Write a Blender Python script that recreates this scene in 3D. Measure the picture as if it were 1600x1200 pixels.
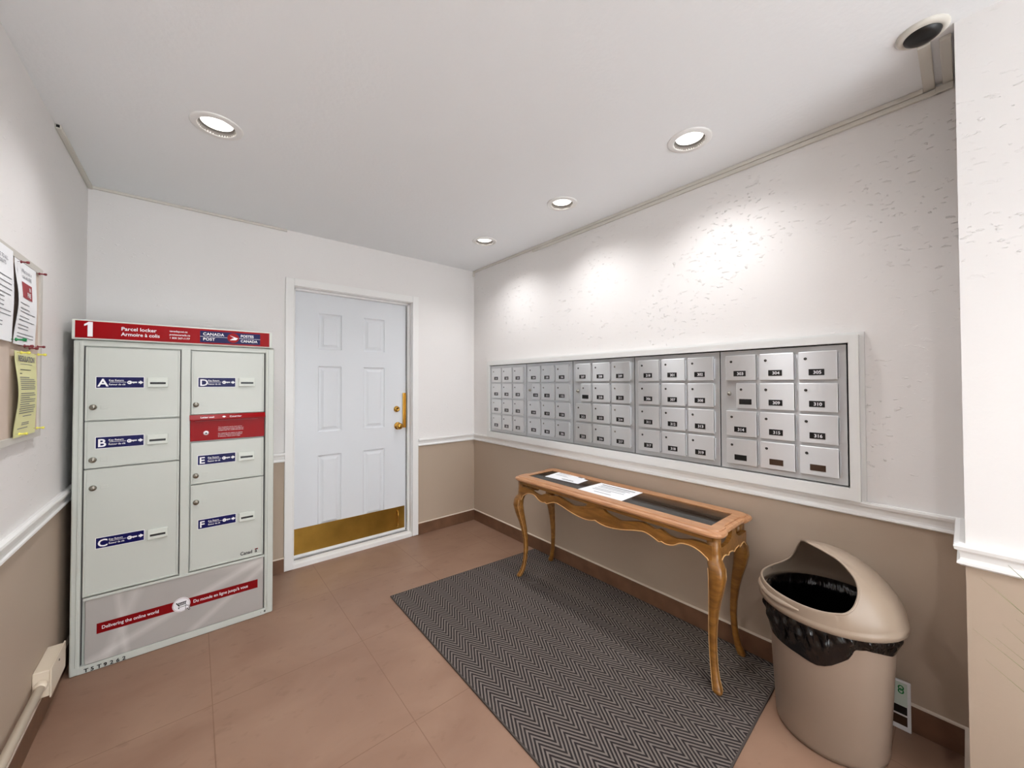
import bpy, bmesh, math, random
from math import sin, cos, pi, radians, sqrt, tan
from mathutils import Matrix, Vector

random.seed(7)
for o in list(bpy.data.objects):
    bpy.data.objects.remove(o, do_unlink=True)
SC = bpy.context.scene
COL = SC.collection

# ------------------------------------------------------------------ camera
F_PX = 593.529
YAW, PITCH, ROLL = 0.69601776, 0.01583092, -0.00309449
CAM = (-2.11731, -3.11952, 1.33090)
cy_, sy_ = cos(YAW), sin(YAW)
cp_, sp_ = cos(PITCH), sin(PITCH)
fw = Vector((sy_*cp_, cy_*cp_, sp_))
rt = Vector((cy_, -sy_, 0.0))
up = rt.cross(fw)
cr, sr = cos(ROLL), sin(ROLL)
rt2 = cr*rt + sr*up
up2 = -sr*rt + cr*up
cd = bpy.data.cameras.new('camera')
cam = bpy.data.objects.new('camera', cd)
COL.objects.link(cam)
cd.sensor_width = 36.0
cd.lens = 36.0*F_PX/1600.0
cd.shift_y = -10.3335/1600.0
cd.clip_start = 0.02
m = Matrix((rt2, up2, -fw)).transposed().to_4x4()
m.translation = Vector(CAM)
cam.matrix_world = m
SC.camera = cam

# ------------------------------------------------------------------ world, exposure, lights
W = bpy.data.worlds.new('world')
SC.world = W
W.use_nodes = True
bg = W.node_tree.nodes['Background']
bg.inputs[0].default_value = (0.94, 0.97, 1.0, 1)
bg.inputs[1].default_value = 3.3
SC.view_settings.view_transform = 'Standard'
SC.view_settings.look = 'None'
SC.view_settings.exposure = 1.08
SC.view_settings.gamma = 1.0
SC.view_settings.use_curve_mapping = False
SPOT_W = 10.5
SPOT_W_FILL = 19.0
SPOT_COL = (0.985, 0.985, 1.0)

H = 2.44
XL = -2.581          # left wall
YF = -5.4            # wall behind the camera
BX, BY = -0.325, -3.11   # protruding corner of the right wall
LIGHTS = [(-2.052, -1.070), (-0.389, -0.723), (-0.384, -1.533), (-0.389, -2.322),
          (-2.052, -1.95), (-2.052, -4.4), (-1.45, -4.4), (-1.40, -3.35)]  # last three are unseen lamps, added to fill the room with light

# ------------------------------------------------------------------ materials
def lin(c):
    return tuple(((x/255.0)/12.92 if x/255.0 <= 0.04045 else ((x/255.0+0.055)/1.055)**2.4) for x in c)

def mat(name, rgb, rough=0.5, metal=0.0, spec=0.5, noise=None, bump=None, emit=None, trans=0.0, ior=1.45, coat=0.0, alpha=None):
    """rgb is an sRGB 0-255 triple; noise=(scale, amount) varies the colour; bump=(scale, strength, distance)"""
    M = bpy.data.materials.new(name)
    M.use_nodes = True
    nt = M.node_tree
    b = nt.nodes['Principled BSDF']
    c = lin(rgb)
    b.inputs['Base Color'].default_value = (*c, 1)
    b.inputs['Roughness'].default_value = rough
    b.inputs['Metallic'].default_value = metal
    b.inputs['Specular IOR Level'].default_value = spec
    b.inputs['IOR'].default_value = ior
    if trans: b.inputs['Transmission Weight'].default_value = trans
    if coat: b.inputs['Coat Weight'].default_value = coat
    tc = nt.nodes.new('ShaderNodeTexCoord')
    if noise:
        n = nt.nodes.new('ShaderNodeTexNoise')
        n.inputs['Scale'].default_value = noise[0]
        n.inputs['Detail'].default_value = 4
        nt.links.new(tc.outputs['Object'], n.inputs['Vector'])
        r = nt.nodes.new('ShaderNodeValToRGB')
        a = noise[1]
        r.color_ramp.elements[0].position = 0.3
        r.color_ramp.elements[1].position = 0.7
        r.color_ramp.elements[0].color = (*[x*(1-a) for x in c], 1)
        r.color_ramp.elements[1].color = (*[min(1, x*(1+a)) for x in c], 1)
        nt.links.new(n.outputs['Fac'], r.inputs['Fac'])
        nt.links.new(r.outputs['Color'], b.inputs['Base Color'])
    if bump:
        n = nt.nodes.new('ShaderNodeTexNoise')
        n.inputs['Scale'].default_value = bump[0]
        n.inputs['Detail'].default_value = 3
        nt.links.new(tc.outputs['Object'], n.inputs['Vector'])
        bp = nt.nodes.new('ShaderNodeBump')
        bp.inputs['Strength'].default_value = bump[1]
        bp.inputs['Distance'].default_value = bump[2]
        nt.links.new(n.outputs['Fac'], bp.inputs['Height'])
        nt.links.new(bp.outputs['Normal'], b.inputs['Normal'])
    if emit:
        b.inputs['Emission Color'].default_value = (*lin(emit[0]), 1)
        b.inputs['Emission Strength'].default_value = emit[1]
    return M

class N:
    """small node helper"""
    def __init__(s, M): s.t = M.node_tree; s.b = s.t.nodes['Principled BSDF']
    def n(s, typ, **kw):
        x = s.t.nodes.new(typ)
        for k, v in kw.items(): setattr(x, k, v)
        return x
    def l(s, a, b): s.t.links.new(a, b)
    def math(s, op, a, b=None, c=None):
        x = s.n('ShaderNodeMath', operation=op)
        for i, v in enumerate((a, b, c)):
            if v is None: continue
            if isinstance(v, (int, float)): x.inputs[i].default_value = v
            else: s.l(v, x.inputs[i])
        return x.outputs[0]
    def mix(s, f, a, b):
        x = s.n('ShaderNodeMix', data_type='RGBA')
        if isinstance(f, (int, float)): x.inputs[0].default_value = f
        else: s.l(f, x.inputs[0])
        for i, v in ((6, a), (7, b)):
            if isinstance(v, tuple): x.inputs[i].default_value = (*v, 1)
            else: s.l(v, x.inputs[i])
        return x.outputs[2]

WHITE_PAINT = (233, 230, 228)
BEIGE_PAINT = (182, 164, 146)

def plaster(name, amount):
    """two-tone painted plaster: white knock-down texture above the chair rail, smooth beige below"""
    M = mat(name, WHITE_PAINT, rough=0.55, spec=0.3)
    q = N(M)
    tc = q.n('ShaderNodeTexCoord'); sx = q.n('ShaderNodeSeparateXYZ')
    q.l(tc.outputs['Object'], sx.inputs[0])
    up_ = q.math('GREATER_THAN', sx.outputs['Z'], 0.80)
    col = q.mix(up_, lin(BEIGE_PAINT), lin(WHITE_PAINT))
    q.l(col, q.b.inputs['Base Color'])
    # sparse flattened flecks
    mp = q.n('ShaderNodeMapping'); mp.inputs['Scale'].default_value = (1, 1, 2.1)
    mp.inputs['Rotation'].default_value = (0.5, 0.3, 0)
    q.l(tc.outputs['Object'], mp.inputs[0])
    n1 = q.n('ShaderNodeTexNoise'); n1.inputs['Scale'].default_value = 30; n1.inputs['Detail'].default_value = 4
    n1.inputs['Roughness'].default_value = 0.55; n1.inputs['Distortion'].default_value = 0.4
    q.l(mp.outputs[0], n1.inputs['Vector'])
    n2 = q.n('ShaderNodeTexNoise'); n2.inputs['Scale'].default_value = 1.7
    q.l(tc.outputs['Object'], n2.inputs['Vector'])
    fl = q.n('ShaderNodeMapRange'); fl.inputs['From Min'].default_value = 0.62; fl.inputs['From Max'].default_value = 0.70
    q.l(n1.outputs['Fac'], fl.inputs['Value'])
    dn = q.n('ShaderNodeMapRange'); dn.inputs['From Min'].default_value = 0.40; dn.inputs['From Max'].default_value = 0.6
    q.l(n2.outputs['Fac'], dn.inputs['Value'])
    n3 = q.n('ShaderNodeTexNoise'); n3.inputs['Scale'].default_value = 60; n3.inputs['Detail'].default_value = 3
    q.l(tc.outputs['Object'], n3.inputs['Vector'])
    h = q.math('MULTIPLY', q.math('MULTIPLY', fl.outputs[0], dn.outputs[0]), up_)
    h = q.math('ADD', q.math('MULTIPLY', h, 1.0), q.math('MULTIPLY', n3.outputs['Fac'], 0.12))
    bp = q.n('ShaderNodeBump'); bp.inputs['Strength'].default_value = amount; bp.inputs['Distance'].default_value = 0.004
    q.l(h, bp.inputs['Height']); q.l(bp.outputs['Normal'], q.b.inputs['Normal'])
    return M

def tile_floor():
    M = mat('porcelain_tile', (150, 116, 94), rough=0.42, spec=0.4)
    q = N(M)
    tc = q.n('ShaderNodeTexCoord'); sx = q.n('ShaderNodeSeparateXYZ')
    q.l(tc.outputs['Object'], sx.inputs[0])
    def line(v, off, pitch, half):
        a = q.math('FLOORED_MODULO', q.math('ADD', v, off), pitch)
        d = q.math('MINIMUM', a, q.math('SUBTRACT', pitch, a))
        return q.math('LESS_THAN', d, half)
    lx = line(sx.outputs['X'], 2.050+0.61*4, 0.61, 0.0018)
    ly = line(sx.outputs['Y'], 1.705+0.61*8, 0.61, 0.0018)
    g = q.math('MAXIMUM', lx, ly)
    n1 = q.n('ShaderNodeTexNoise'); n1.inputs['Scale'].default_value = 2.6; n1.inputs['Detail'].default_value = 6
    n1.inputs['Distortion'].default_value = 0.6
    mp = q.n('ShaderNodeMapping'); mp.inputs['Rotation'].default_value = (0, 0, 0.5); mp.inputs['Scale'].default_value = (1, 1.35, 1)
    q.l(tc.outputs['Object'], mp.inputs[0]); q.l(mp.outputs[0], n1.inputs['Vector'])
    rr = q.n('ShaderNodeMapRange'); rr.inputs['From Min'].default_value = 0.3; rr.inputs['From Max'].default_value = 0.7
    q.l(n1.outputs['Fac'], rr.inputs['Value'])
    c = q.mix(rr.outputs[0], lin((137, 105, 86)), lin((153, 122, 102)))
    n4 = q.n('ShaderNodeTexNoise'); n4.inputs['Scale'].default_value = 14; n4.inputs['Detail'].default_value = 5
    q.l(mp.outputs[0], n4.inputs['Vector'])
    r4 = q.n('ShaderNodeMapRange'); r4.inputs['From Min'].default_value = 0.60; r4.inputs['From Max'].default_value = 0.72; r4.inputs['To Max'].default_value = 0.35
    q.l(n4.outputs['Fac'], r4.inputs['Value'])
    c = q.mix(r4.outputs[0], c, lin((116, 87, 69)))
    c = q.mix(q.math('MULTIPLY', g, 0.6), c, lin((116, 84, 64)))
    q.l(c, q.b.inputs['Base Color'])
    bp = q.n('ShaderNodeBump'); bp.inputs['Strength'].default_value = 0.25; bp.inputs['Distance'].default_value = 0.002
    q.l(q.math('SUBTRACT', 1.0, g), bp.inputs['Height']); q.l(bp.outputs['Normal'], q.b.inputs['Normal'])
    return M

def herringbone():
    M = mat('herringbone_mat', (70, 66, 66), rough=0.95, spec=0.1)
    q = N(M)
    tc = q.n('ShaderNodeTexCoord'); sx = q.n('ShaderNodeSeparateXYZ')
    q.l(tc.outputs['Object'], sx.inputs[0])
    wob = q.n('ShaderNodeTexNoise'); wob.inputs['Scale'].default_value = 30
    q.l(tc.outputs['Object'], wob.inputs['Vector'])
    x = q.math('ADD', sx.outputs['X'], 10.0)
    pp = q.math('PINGPONG', x, 0.052)
    v = q.math('ADD', q.math('MULTIPLY', pp, 1.7), sx.outputs['Y'])
    v = q.math('ADD', v, q.math('MULTIPLY', wob.outputs['Fac'], 0.004))
    s_ = q.math('SINE', q.math('MULTIPLY', v, 2*pi/0.0275))
    f = q.n('ShaderNodeMapRange'); f.inputs['From Min'].default_value = -0.35; f.inputs['From Max'].default_value = 0.45
    q.l(s_, f.inputs['Value'])
    fib = q.n('ShaderNodeTexNoise'); fib.inputs['Scale'].default_value = 350; fib.inputs['Detail'].default_value = 2
    q.l(tc.outputs['Object'], fib.inputs['Vector'])
    c = q.mix(f.outputs[0], lin((44, 39, 39)), lin((130, 120, 114)))
    c2 = q.mix(q.math('MULTIPLY', fib.outputs['Fac'], 0.45), c, lin((72, 66, 65)))
    q.l(c2, q.b.inputs['Base Color'])
    bp = q.n('ShaderNodeBump'); bp.inputs['Strength'].default_value = 0.6; bp.inputs['Distance'].default_value = 0.003
    q.l(f.outputs[0], bp.inputs['Height']); q.l(bp.outputs['Normal'], q.b.inputs['Normal'])
    return M

def wood(name, c1, c2, scale=(8, 1.2, 8), rough=0.32, rot=(0, 0, 0), coat=0.25):
    M = mat(name, c1, rough=rough, coat=coat)
    q = N(M)
    tc = q.n('ShaderNodeTexCoord'); mp = q.n('ShaderNodeMapping')
    mp.inputs['Scale'].default_value = scale; mp.inputs['Rotation'].default_value = rot
    q.l(tc.outputs['Object'], mp.inputs[0])
    n1 = q.n('ShaderNodeTexNoise'); n1.inputs['Scale'].default_value = 4; n1.inputs['Detail'].default_value = 6
    n1.inputs['Distortion'].default_value = 1.2
    q.l(mp.outputs[0], n1.inputs['Vector'])
    f = q.n('ShaderNodeMapRange'); f.inputs['From Min'].default_value = 0.35; f.inputs['From Max'].default_value = 0.65
    q.l(n1.outputs['Fac'], f.inputs['Value'])
    q.l(q.mix(f.outputs[0], lin(c1), lin(c2)), q.b.inputs['Base Color'])
    return M

def brushed(name, rgb, rough, aniso=0.75):
    M = mat(name, rgb, rough=rough, metal=1.0)
    q = N(M)
    tc = q.n('ShaderNodeTexCoord'); mp = q.n('ShaderNodeMapping')
    mp.inputs['Scale'].default_value = (4, 4, 420)
    q.l(tc.outputs['Object'], mp.inputs[0])
    n1 = q.n('ShaderNodeTexNoise'); n1.inputs['Scale'].default_value = 1.0; n1.inputs['Detail'].default_value = 3
    q.l(mp.outputs[0], n1.inputs['Vector'])
    q.b.inputs['Anisotropic'].default_value = 0.92
    tv = q.n('ShaderNodeCombineXYZ'); tv.inputs[2].default_value = 1.0
    q.l(tv.outputs[0], q.b.inputs['Tangent'])
    bp = q.n('ShaderNodeBump'); bp.inputs['Strength'].default_value = 0.12; bp.inputs['Distance'].default_value = 0.0006
    q.l(n1.outputs['Fac'], bp.inputs['Height']); q.l(bp.outputs['Normal'], q.b.inputs['Normal'])
    return M

def ceiling_mat():
    M = mat('ceiling_texture', (243, 245, 247), rough=0.75, spec=0.2)
    q = N(M)
    tc = q.n('ShaderNodeTexCoord')
    n1 = q.n('ShaderNodeTexNoise'); n1.inputs['Scale'].default_value = 55; n1.inputs['Detail'].default_value = 4
    q.l(tc.outputs['Object'], n1.inputs['Vector'])
    bp = q.n('ShaderNodeBump'); bp.inputs['Strength'].default_value = 0.22; bp.inputs['Distance'].default_value = 0.004
    q.l(n1.outputs['Fac'], bp.inputs['Height']); q.l(bp.outputs['Normal'], q.b.inputs['Normal'])
    return M

M_WALL = plaster('painted_plaster', 0.85)
M_WALLS = plaster('painted_plaster_light', 0.35)
M_CEIL = ceiling_mat()
M_FLOOR = tile_floor()
M_BASE = mat('brown_tile_baseboard', (112, 80, 60), rough=0.4, noise=(9, 0.22))
M_TRIM = mat('white_gloss_trim', (238, 237, 235), rough=0.35)
M_DOOR = mat('white_door_enamel', (224, 227, 231), rough=0.35)
M_BRASS = mat('polished_brass', (196, 150, 70), rough=0.22, metal=1.0)
M_KICK = mat('worn_brass_plate', (176, 140, 66), rough=0.33, metal=1.0, noise=(6, 0.18))
M_DARK = mat('dark_gap', (25, 25, 25), rough=0.8)
M_BLACK = mat('black_plastic', (14, 14, 14), rough=0.35)
M_ENAMEL = mat('pale_green_grey_enamel', (196, 199, 192), rough=0.24, spec=0.3)
M_ENAMEL2 = mat('pale_enamel_insert', (208, 212, 204), rough=0.3, spec=0.3)
M_RED = mat('postal_red', (146, 0, 8), rough=0.3, spec=0.12)
M_DRED = mat('banner_red', (126, 2, 8), rough=0.35, spec=0.2)
M_NAVY = mat('postal_navy', (4, 4, 74), rough=0.3, spec=0.2)
M_WINK = mat('white_ink', (238, 236, 240), rough=0.5)
M_BINK = mat('black_ink', (28, 28, 28), rough=0.6)
M_GINK = mat('grey_ink', (120, 120, 126), rough=0.8)
M_LOCK = mat('worn_lock_steel', (150, 146, 136), rough=0.32, metal=1.0)
M_STEEL = brushed('brushed_aluminium', (216, 218, 220), 0.52)
M_STEEL2 = brushed('brushed_aluminium_door', (232, 234, 236), 0.50)
M_GROOVE = mat('shadow_gap_metal', (80, 80, 80), rough=0.6, metal=0.5)
M_FRAME = mat('white_painted_surround', (226, 226, 224), rough=0.4)
M_BROWNWIN = mat('brown_plate', (62, 40, 24), rough=0.5)
M_MAT = herringbone()
M_MATEDGE = mat('mat_rubber_edge', (70, 62, 58), rough=0.8)
M_OAK = wood('honey_oak', (176, 124, 86), (196, 146, 106), scale=(10, 1.4, 10))
M_OAKD = wood('honey_oak_carved', (118, 76, 30), (150, 102, 46), scale=(9, 1.6, 7))
M_OAKL = mat('worn_wood_edge', (214, 168, 112), rough=0.4)
def glass_mat():
    M = bpy.data.materials.new('smoked_glass'); M.use_nodes = True; nt = M.node_tree
    nt.nodes.remove(nt.nodes['Principled BSDF'])
    tr = nt.nodes.new('ShaderNodeBsdfTransparent'); tr.inputs[0].default_value = (0.86, 0.83, 0.74, 1)
    gl = nt.nodes.new('ShaderNodeBsdfGlossy'); gl.inputs['Roughness'].default_value = 0.03
    fr = nt.nodes.new('ShaderNodeFresnel'); fr.inputs['IOR'].default_value = 1.45
    mx = nt.nodes.new('ShaderNodeMixShader')
    nt.links.new(fr.outputs[0], mx.inputs[0]); nt.links.new(tr.outputs[0], mx.inputs[1]); nt.links.new(gl.outputs[0], mx.inputs[2])
    nt.links.new(mx.outputs[0], nt.nodes['Material Output'].inputs[0])
    return M
M_GLASS = glass_mat()
M_PAPER = mat('white_paper', (240, 241, 243), rough=0.7)
M_YPAPER = mat('yellow_paper', (226, 224, 168), rough=0.7)
M_BIN = mat('taupe_plastic', (144, 125, 110), rough=0.36, bump=(300, 0.08, 0.0005))
M_BINL = mat('taupe_plastic_lid', (156, 138, 121), rough=0.33, bump=(300, 0.08, 0.0005))
M_BOARD = mat('taupe_fabric_board', (205, 188, 174), rough=0.9)
M_BOARDF = mat('board_frame_putty', (200, 196, 188), rough=0.5)
M_RACE = mat('almond_raceway', (214, 210, 201), rough=0.4)
M_RACEC = mat('cream_raceway', (222, 208, 188), rough=0.4)
M_LENS = mat('lamp_lens', (255, 250, 240), rough=0.4, emit=((255, 250, 242), 6.0))
M_CONE = mat('lamp_cone_white_glow', (248, 246, 242), rough=0.3, emit=((255, 250, 244), 0.42))  # cone emits a little itself, standing in for lamplight on the reflector
M_BAFFLE = mat('lamp_baffle_grey', (78, 74, 72), rough=0.6)
M_GREENIN = mat('green_ink', (14, 128, 66), rough=0.5)
M_PALEG = mat('pale_green_print', (208, 222, 212), rough=0.5)
M_REDPIN = mat('dark_red_pin', (112, 26, 34), rough=0.35)
M_GREENPIN = mat('green_pin', (12, 120, 66), rough=0.35)
M_YELPIN = mat('yellow_pin', (222, 214, 90), rough=0.4)
M_PRED = mat('printed_red', (158, 62, 68), rough=0.7)
M_LEAF = mat('grass_blade', (118, 120, 78), rough=0.5, noise=(20, 0.3))
M_POT = mat('dark_planter', (60, 54, 50), rough=0.5)
M_SOIL = mat('potting_soil', (54, 40, 30), rough=0.95, noise=(40, 0.4))
M_WINGLASS = mat('clear_window_glass', (250, 252, 252), rough=0.0, trans=1.0, ior=1.0)
M_SWIRL = None

def bag_mat():
    M = mat('black_garbage_bag', (6, 6, 7), rough=0.16, spec=0.6)
    q = N(M)
    tc = q.n('ShaderNodeTexCoord')
    mp = q.n('ShaderNodeMapping'); mp.inputs['Scale'].default_value = (1, 1, 0.35)
    q.l(tc.outputs['Object'], mp.inputs[0])
    n1 = q.n('ShaderNodeTexNoise'); n1.inputs['Scale'].default_value = 11; n1.inputs['Detail'].default_value = 3
    n1.inputs['Distortion'].default_value = 1.5
    q.l(mp.outputs[0], n1.inputs['Vector'])
    bp = q.n('ShaderNodeBump'); bp.inputs['Strength'].default_value = 1.0; bp.inputs['Distance'].default_value = 0.02
    q.l(n1.outputs['Fac'], bp.inputs['Height']); q.l(bp.outputs['Normal'], q.b.inputs['Normal'])
    return M
M_BAG = bag_mat()

def swirl_mat():
    """printed vinyl panel: warm grey with broad pale sweeps"""
    M = mat('printed_grey_panel', (176, 172, 168), rough=0.3, spec=0.3)
    q = N(M)
    tc = q.n('ShaderNodeTexCoord'); sx = q.n('ShaderNodeSeparateXYZ')
    q.l(tc.outputs['Object'], sx.inputs[0])
    X, Z = sx.outputs['X'], sx.outputs['Z']      # local: 0..0.79 , 0..0.33
    def band(a, b, c0, w, gain):
        v = q.math('ADD', q.math('ADD', q.math('MULTIPLY', X, a), q.math('MULTIPLY', Z, b)), -c0)
        e = q.math('SUBTRACT', 1.0, q.math('DIVIDE', q.math('ABSOLUTE', v), w))
        e = q.math('MAXIMUM', e, 0.0)
        return q.math('MULTIPLY', e, gain)
    f = q.math('ADD', band(1.0, 0.10, 0.135, 0.02, .5), band(0.42, -1.0, 0.0, 0.03, .6))
    f = q.math('ADD', f, band(1.0, -0.35, 0.07, 0.035, .45))
    f = q.math('ADD', f, band(0.75, -1.0, 0.28, 0.03, .5))
    f = q.math('ADD', f, band(0.2, 1.0, 0.40, 0.05, .35))
    f = q.math('MINIMUM', f, 1.0)
    q.l(q.mix(f, lin((172, 167, 163)), lin((208, 204, 200))), q.b.inputs['Base Color'])
    return M
M_SWIRL = swirl_mat()

# ------------------------------------------------------------------ mesh builder
_tc = {}
def text_geo(body, size, bold=0.0, align='LEFT', spacing=1.0, xs=1.0):
    key = (body, size, bold, align, spacing, xs)
    if key not in _tc:
        cu = bpy.data.curves.new('t', 'FONT')
        cu.body = body; cu.size = size; cu.offset = bold*size; cu.align_x = align
        cu.space_character = spacing; cu.resolution_u = 3
        o = bpy.data.objects.new('t', cu); COL.objects.link(o)
        dg = bpy.context.evaluated_depsgraph_get(); dg.update()
        me = o.evaluated_get(dg).to_mesh()
        V = [(v.co.x*xs, v.co.y) for v in me.vertices]
        Fs = [tuple(p.vertices) for p in me.polygons]
        o.evaluated_get(dg).to_mesh_clear()
        bpy.data.objects.remove(o, do_unlink=True); bpy.data.curves.remove(cu)
        _tc[key] = (V, Fs)
    return _tc[key]

class MB:
    def __init__(s, mats, M=None):
        s.mats = mats if isinstance(mats, (list, tuple)) else [mats]
        s.v = []; s.f = []; s.mi = []; s.sm = []
        s.M = M or Matrix.Identity(4)
    def add(s, V, Fs, mi=0, smooth=False, M=None):
        b = len(s.v); MM = s.M @ M if M is not None else s.M
        flip = MM.to_3x3().determinant() < 0
        s.v += [tuple(MM @ Vector(p)) for p in V]
        for f in Fs:
            g = [b+i for i in f]
            if flip: g.reverse()
            s.f.append(g); s.mi.append(mi); s.sm.append(smooth)
        return s
    def box(s, x0, x1, y0, y1, z0, z1, mi=0, bev=0.0, seg=2, M=None):
        if x0 > x1: x0, x1 = x1, x0
        if y0 > y1: y0, y1 = y1, y0
        if z0 > z1: z0, z1 = z1, z0
        V = [(x, y, z) for x in (x0, x1) for y in (y0, y1) for z in (z0, z1)]
        Fs = [(0, 1, 3, 2), (4, 6, 7, 5), (0, 4, 5, 1), (2, 3, 7, 6), (0, 2, 6, 4), (1, 5, 7, 3)]
        if bev > 0:
            bev = min(bev, 0.45*min(x1-x0, y1-y0, z1-z0))
            bm = bmesh.new()
            vs = [bm.verts.new(p) for p in V]
            for f in Fs: bm.faces.new([vs[i] for i in f])
            bmesh.ops.bevel(bm, geom=bm.edges[:], offset=bev, segments=seg, affect='EDGES', profile=0.5)
            bm.verts.index_update()
            V = [tuple(v.co) for v in bm.verts]; Fs = [tuple(v.index for v in f.verts) for f in bm.faces]
            bm.free()
        return s.add(V, Fs, mi, False, M)
    def prism(s, pts, d0, d1, axis='z', mi=0, mi_side=None, M=None, smooth=False):
        """closed outline pts (a,b) extruded between d0 and d1 along axis"""
        n = len(pts)
        def P(a, b, d):
            return {'z': (a, b, d), 'y': (a, d, b), 'x': (d, a, b)}[axis]
        V = [P(a, b, d0) for a, b in pts] + [P(a, b, d1) for a, b in pts]
        area = sum(pts[i][0]*pts[(i+1) % n][1]-pts[(i+1) % n][0]*pts[i][1] for i in range(n))
        side = [(i, (i+1) % n, n+(i+1) % n, n+i) for i in range(n)]
        caps = [tuple(range(n))[::-1], tuple(range(n, 2*n))]
        fl = (area < 0) ^ (axis == 'y') ^ (d1 < d0)
        if fl:
            side = [t[::-1] for t in side]; caps = [t[::-1] for t in caps]
        s.add(V, side, mi if mi_side is None else mi_side, smooth, M)
        s.add(V, caps, mi, False, M)
        return s
    def plate_hole(s, outer, inner, d0, d1, axis='z', mi=0, M=None):
        """ring between two outlines with the same number of points, extruded"""
        n = len(outer)
        def P(q, d): a, b = q; return {'z': (a, b, d), 'y': (a, d, b), 'x': (d, a, b)}[axis]
        V = [P(q, d0) for q in outer]+[P(q, d0) for q in inner]+[P(q, d1) for q in outer]+[P(q, d1) for q in inner]
        Fs = []
        for i in range(n):
            j = (i+1) % n
            Fs += [(i, n+i, n+j, j), (2*n+i, 2*n+j, 3*n+j, 3*n+i), (i, j, 2*n+j, 2*n+i), (n+i, 3*n+i, 3*n+j, n+j)]
        area = sum(outer[i][0]*outer[(i+1) % n][1]-outer[(i+1) % n][0]*outer[i][1] for i in range(n))
        if (area < 0) ^ (axis == 'y') ^ (d1 < d0): Fs = [f[::-1] for f in Fs]
        return s.add(V, Fs, mi, False, M)
    def lathe(s, prof, n=32, M=None, mi=0, smooth=True, close=False):
        """profile of (r, z) revolved about local z"""
        V = []; Fs = []; k = len(prof)
        for i in range(n):
            a = 2*pi*i/n
            V += [(r*cos(a), r*sin(a), z) for r, z in prof]
        for i in range(n):
            j = (i+1) % n
            for q in range(k-1):
                Fs.append((i*k+q, j*k+q, j*k+q+1, i*k+q+1))
        return s.add(V, Fs, mi, smooth, M)
    def tube(s, path, rad, n=10, mi=0, M=None, caps=True, smooth=True, flat=1.0):
        path = [Vector(p) for p in path]
        rad = rad if isinstance(rad, (list, tuple)) else [rad]*len(path)
        V = []; Fs = []; pn = None
        for i, p in enumerate(path):
            t = (path[min(i+1, len(path)-1)]-path[max(i-1, 0)]).normalized()
            if pn is None:
                a = Vector((0, 0, 1)) if abs(t.z) < 0.9 else Vector((1, 0, 0))
                nr = t.cross(a).normalized()
            else:
                nr = (pn-t*pn.dot(t)).normalized()
            pn = nr; bi = t.cross(nr)
            for k in range(n):
                a = 2*pi*k/n
                V.append(tuple(p+nr*cos(a)*rad[i]+bi*sin(a)*rad[i]*flat))
        for i in range(len(path)-1):
            for k in range(n):
                Fs.append((i*n+k, i*n+(k+1) % n, (i+1)*n+(k+1) % n, (i+1)*n+k))
        if caps:
            Fs.append(tuple(range(n))[::-1]); Fs.append(tuple((len(path)-1)*n+k for k in range(n)))
        return s.add(V, Fs, mi, smooth, M)
    def text(s, body, size, M, mi=0, bold=0.0, align='LEFT', spacing=1.0, xs=1.0):
        """flat lettering; M maps local x right, y up, z out"""
        V, Fs = text_geo(body, size, bold, align, spacing, xs)
        return s.add([(x, y, 0) for x, y in V], Fs, mi, False, M)
    def mesh(s, name, origin=(0, 0, 0)):
        me = bpy.data.meshes.new(name)
        o = Vector(origin)
        me.from_pydata([tuple(Vector(p)-o) for p in s.v], [], s.f)
        for mm in s.mats: me.materials.append(mm)
        me.polygons.foreach_set('material_index', s.mi)
        me.polygons.foreach_set('use_smooth', s.sm)
        me.update()
        return me

def thing(name, label, cat, loc=(0, 0, 0), group=None):
    o = bpy.data.objects.new(name, None); COL.objects.link(o)
    o.location = loc; o.empty_display_size = 0.05
    o['label'] = label; o['category'] = cat
    if group: o['group'] = group
    return o

def root_loc(o):
    v = Vector((0, 0, 0))
    while o: v += o.location; o = o.parent
    return v

def part(name, mb, parent, label=None):
    me = mb.mesh(name, root_loc(parent))
    o = bpy.data.objects.new(name, me); COL.objects.link(o); o.parent = parent
    if label: o['label'] = label
    return o

def single(name, mb, label, cat, loc, group=None):
    me = mb.mesh(name, loc)
    o = bpy.data.objects.new(name, me); COL.objects.link(o); o.location = loc
    o['label'] = label; o['category'] = cat
    if group: o['group'] = group
    return o

def struct(name, mb, parent=None):
    me = mb.mesh(name)
    o = bpy.data.objects.new(name, me); COL.objects.link(o)
    if parent: o.parent = parent
    else: o['kind'] = 'structure'
    return o

def frame_xz(x, y, z):      # lettering on a face that looks toward -Y
    return Matrix(((1, 0, 0, x), (0, 0, -1, y), (0, 1, 0, z), (0, 0, 0, 1)))
def frame_negx(x, y, z):    # lettering on a face that looks toward -X  (text runs toward -Y)
    return Matrix(((0, 0, -1, x), (-1, 0, 0, y), (0, 1, 0, z), (0, 0, 0, 1)))
def frame_posx(x, y, z):    # lettering on a face that looks toward +X  (text runs toward +Y)
    return Matrix(((0, 0, 1, x), (1, 0, 0, y), (0, 1, 0, z), (0, 0, 0, 1)))

def circle(cx, cy, r, n=32, a0=0.0):
    return [(cx+r*cos(a0+2*pi*i/n), cy+r*sin(a0+2*pi*i/n)) for i in range(n)]

# ------------------------------------------------------------------ room shell
mb = MB(M_FLOOR); mb.box(XL-0.12, 0.12, YF-0.12, 0.25, -0.10, 0.0); struct('floor', mb)

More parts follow.
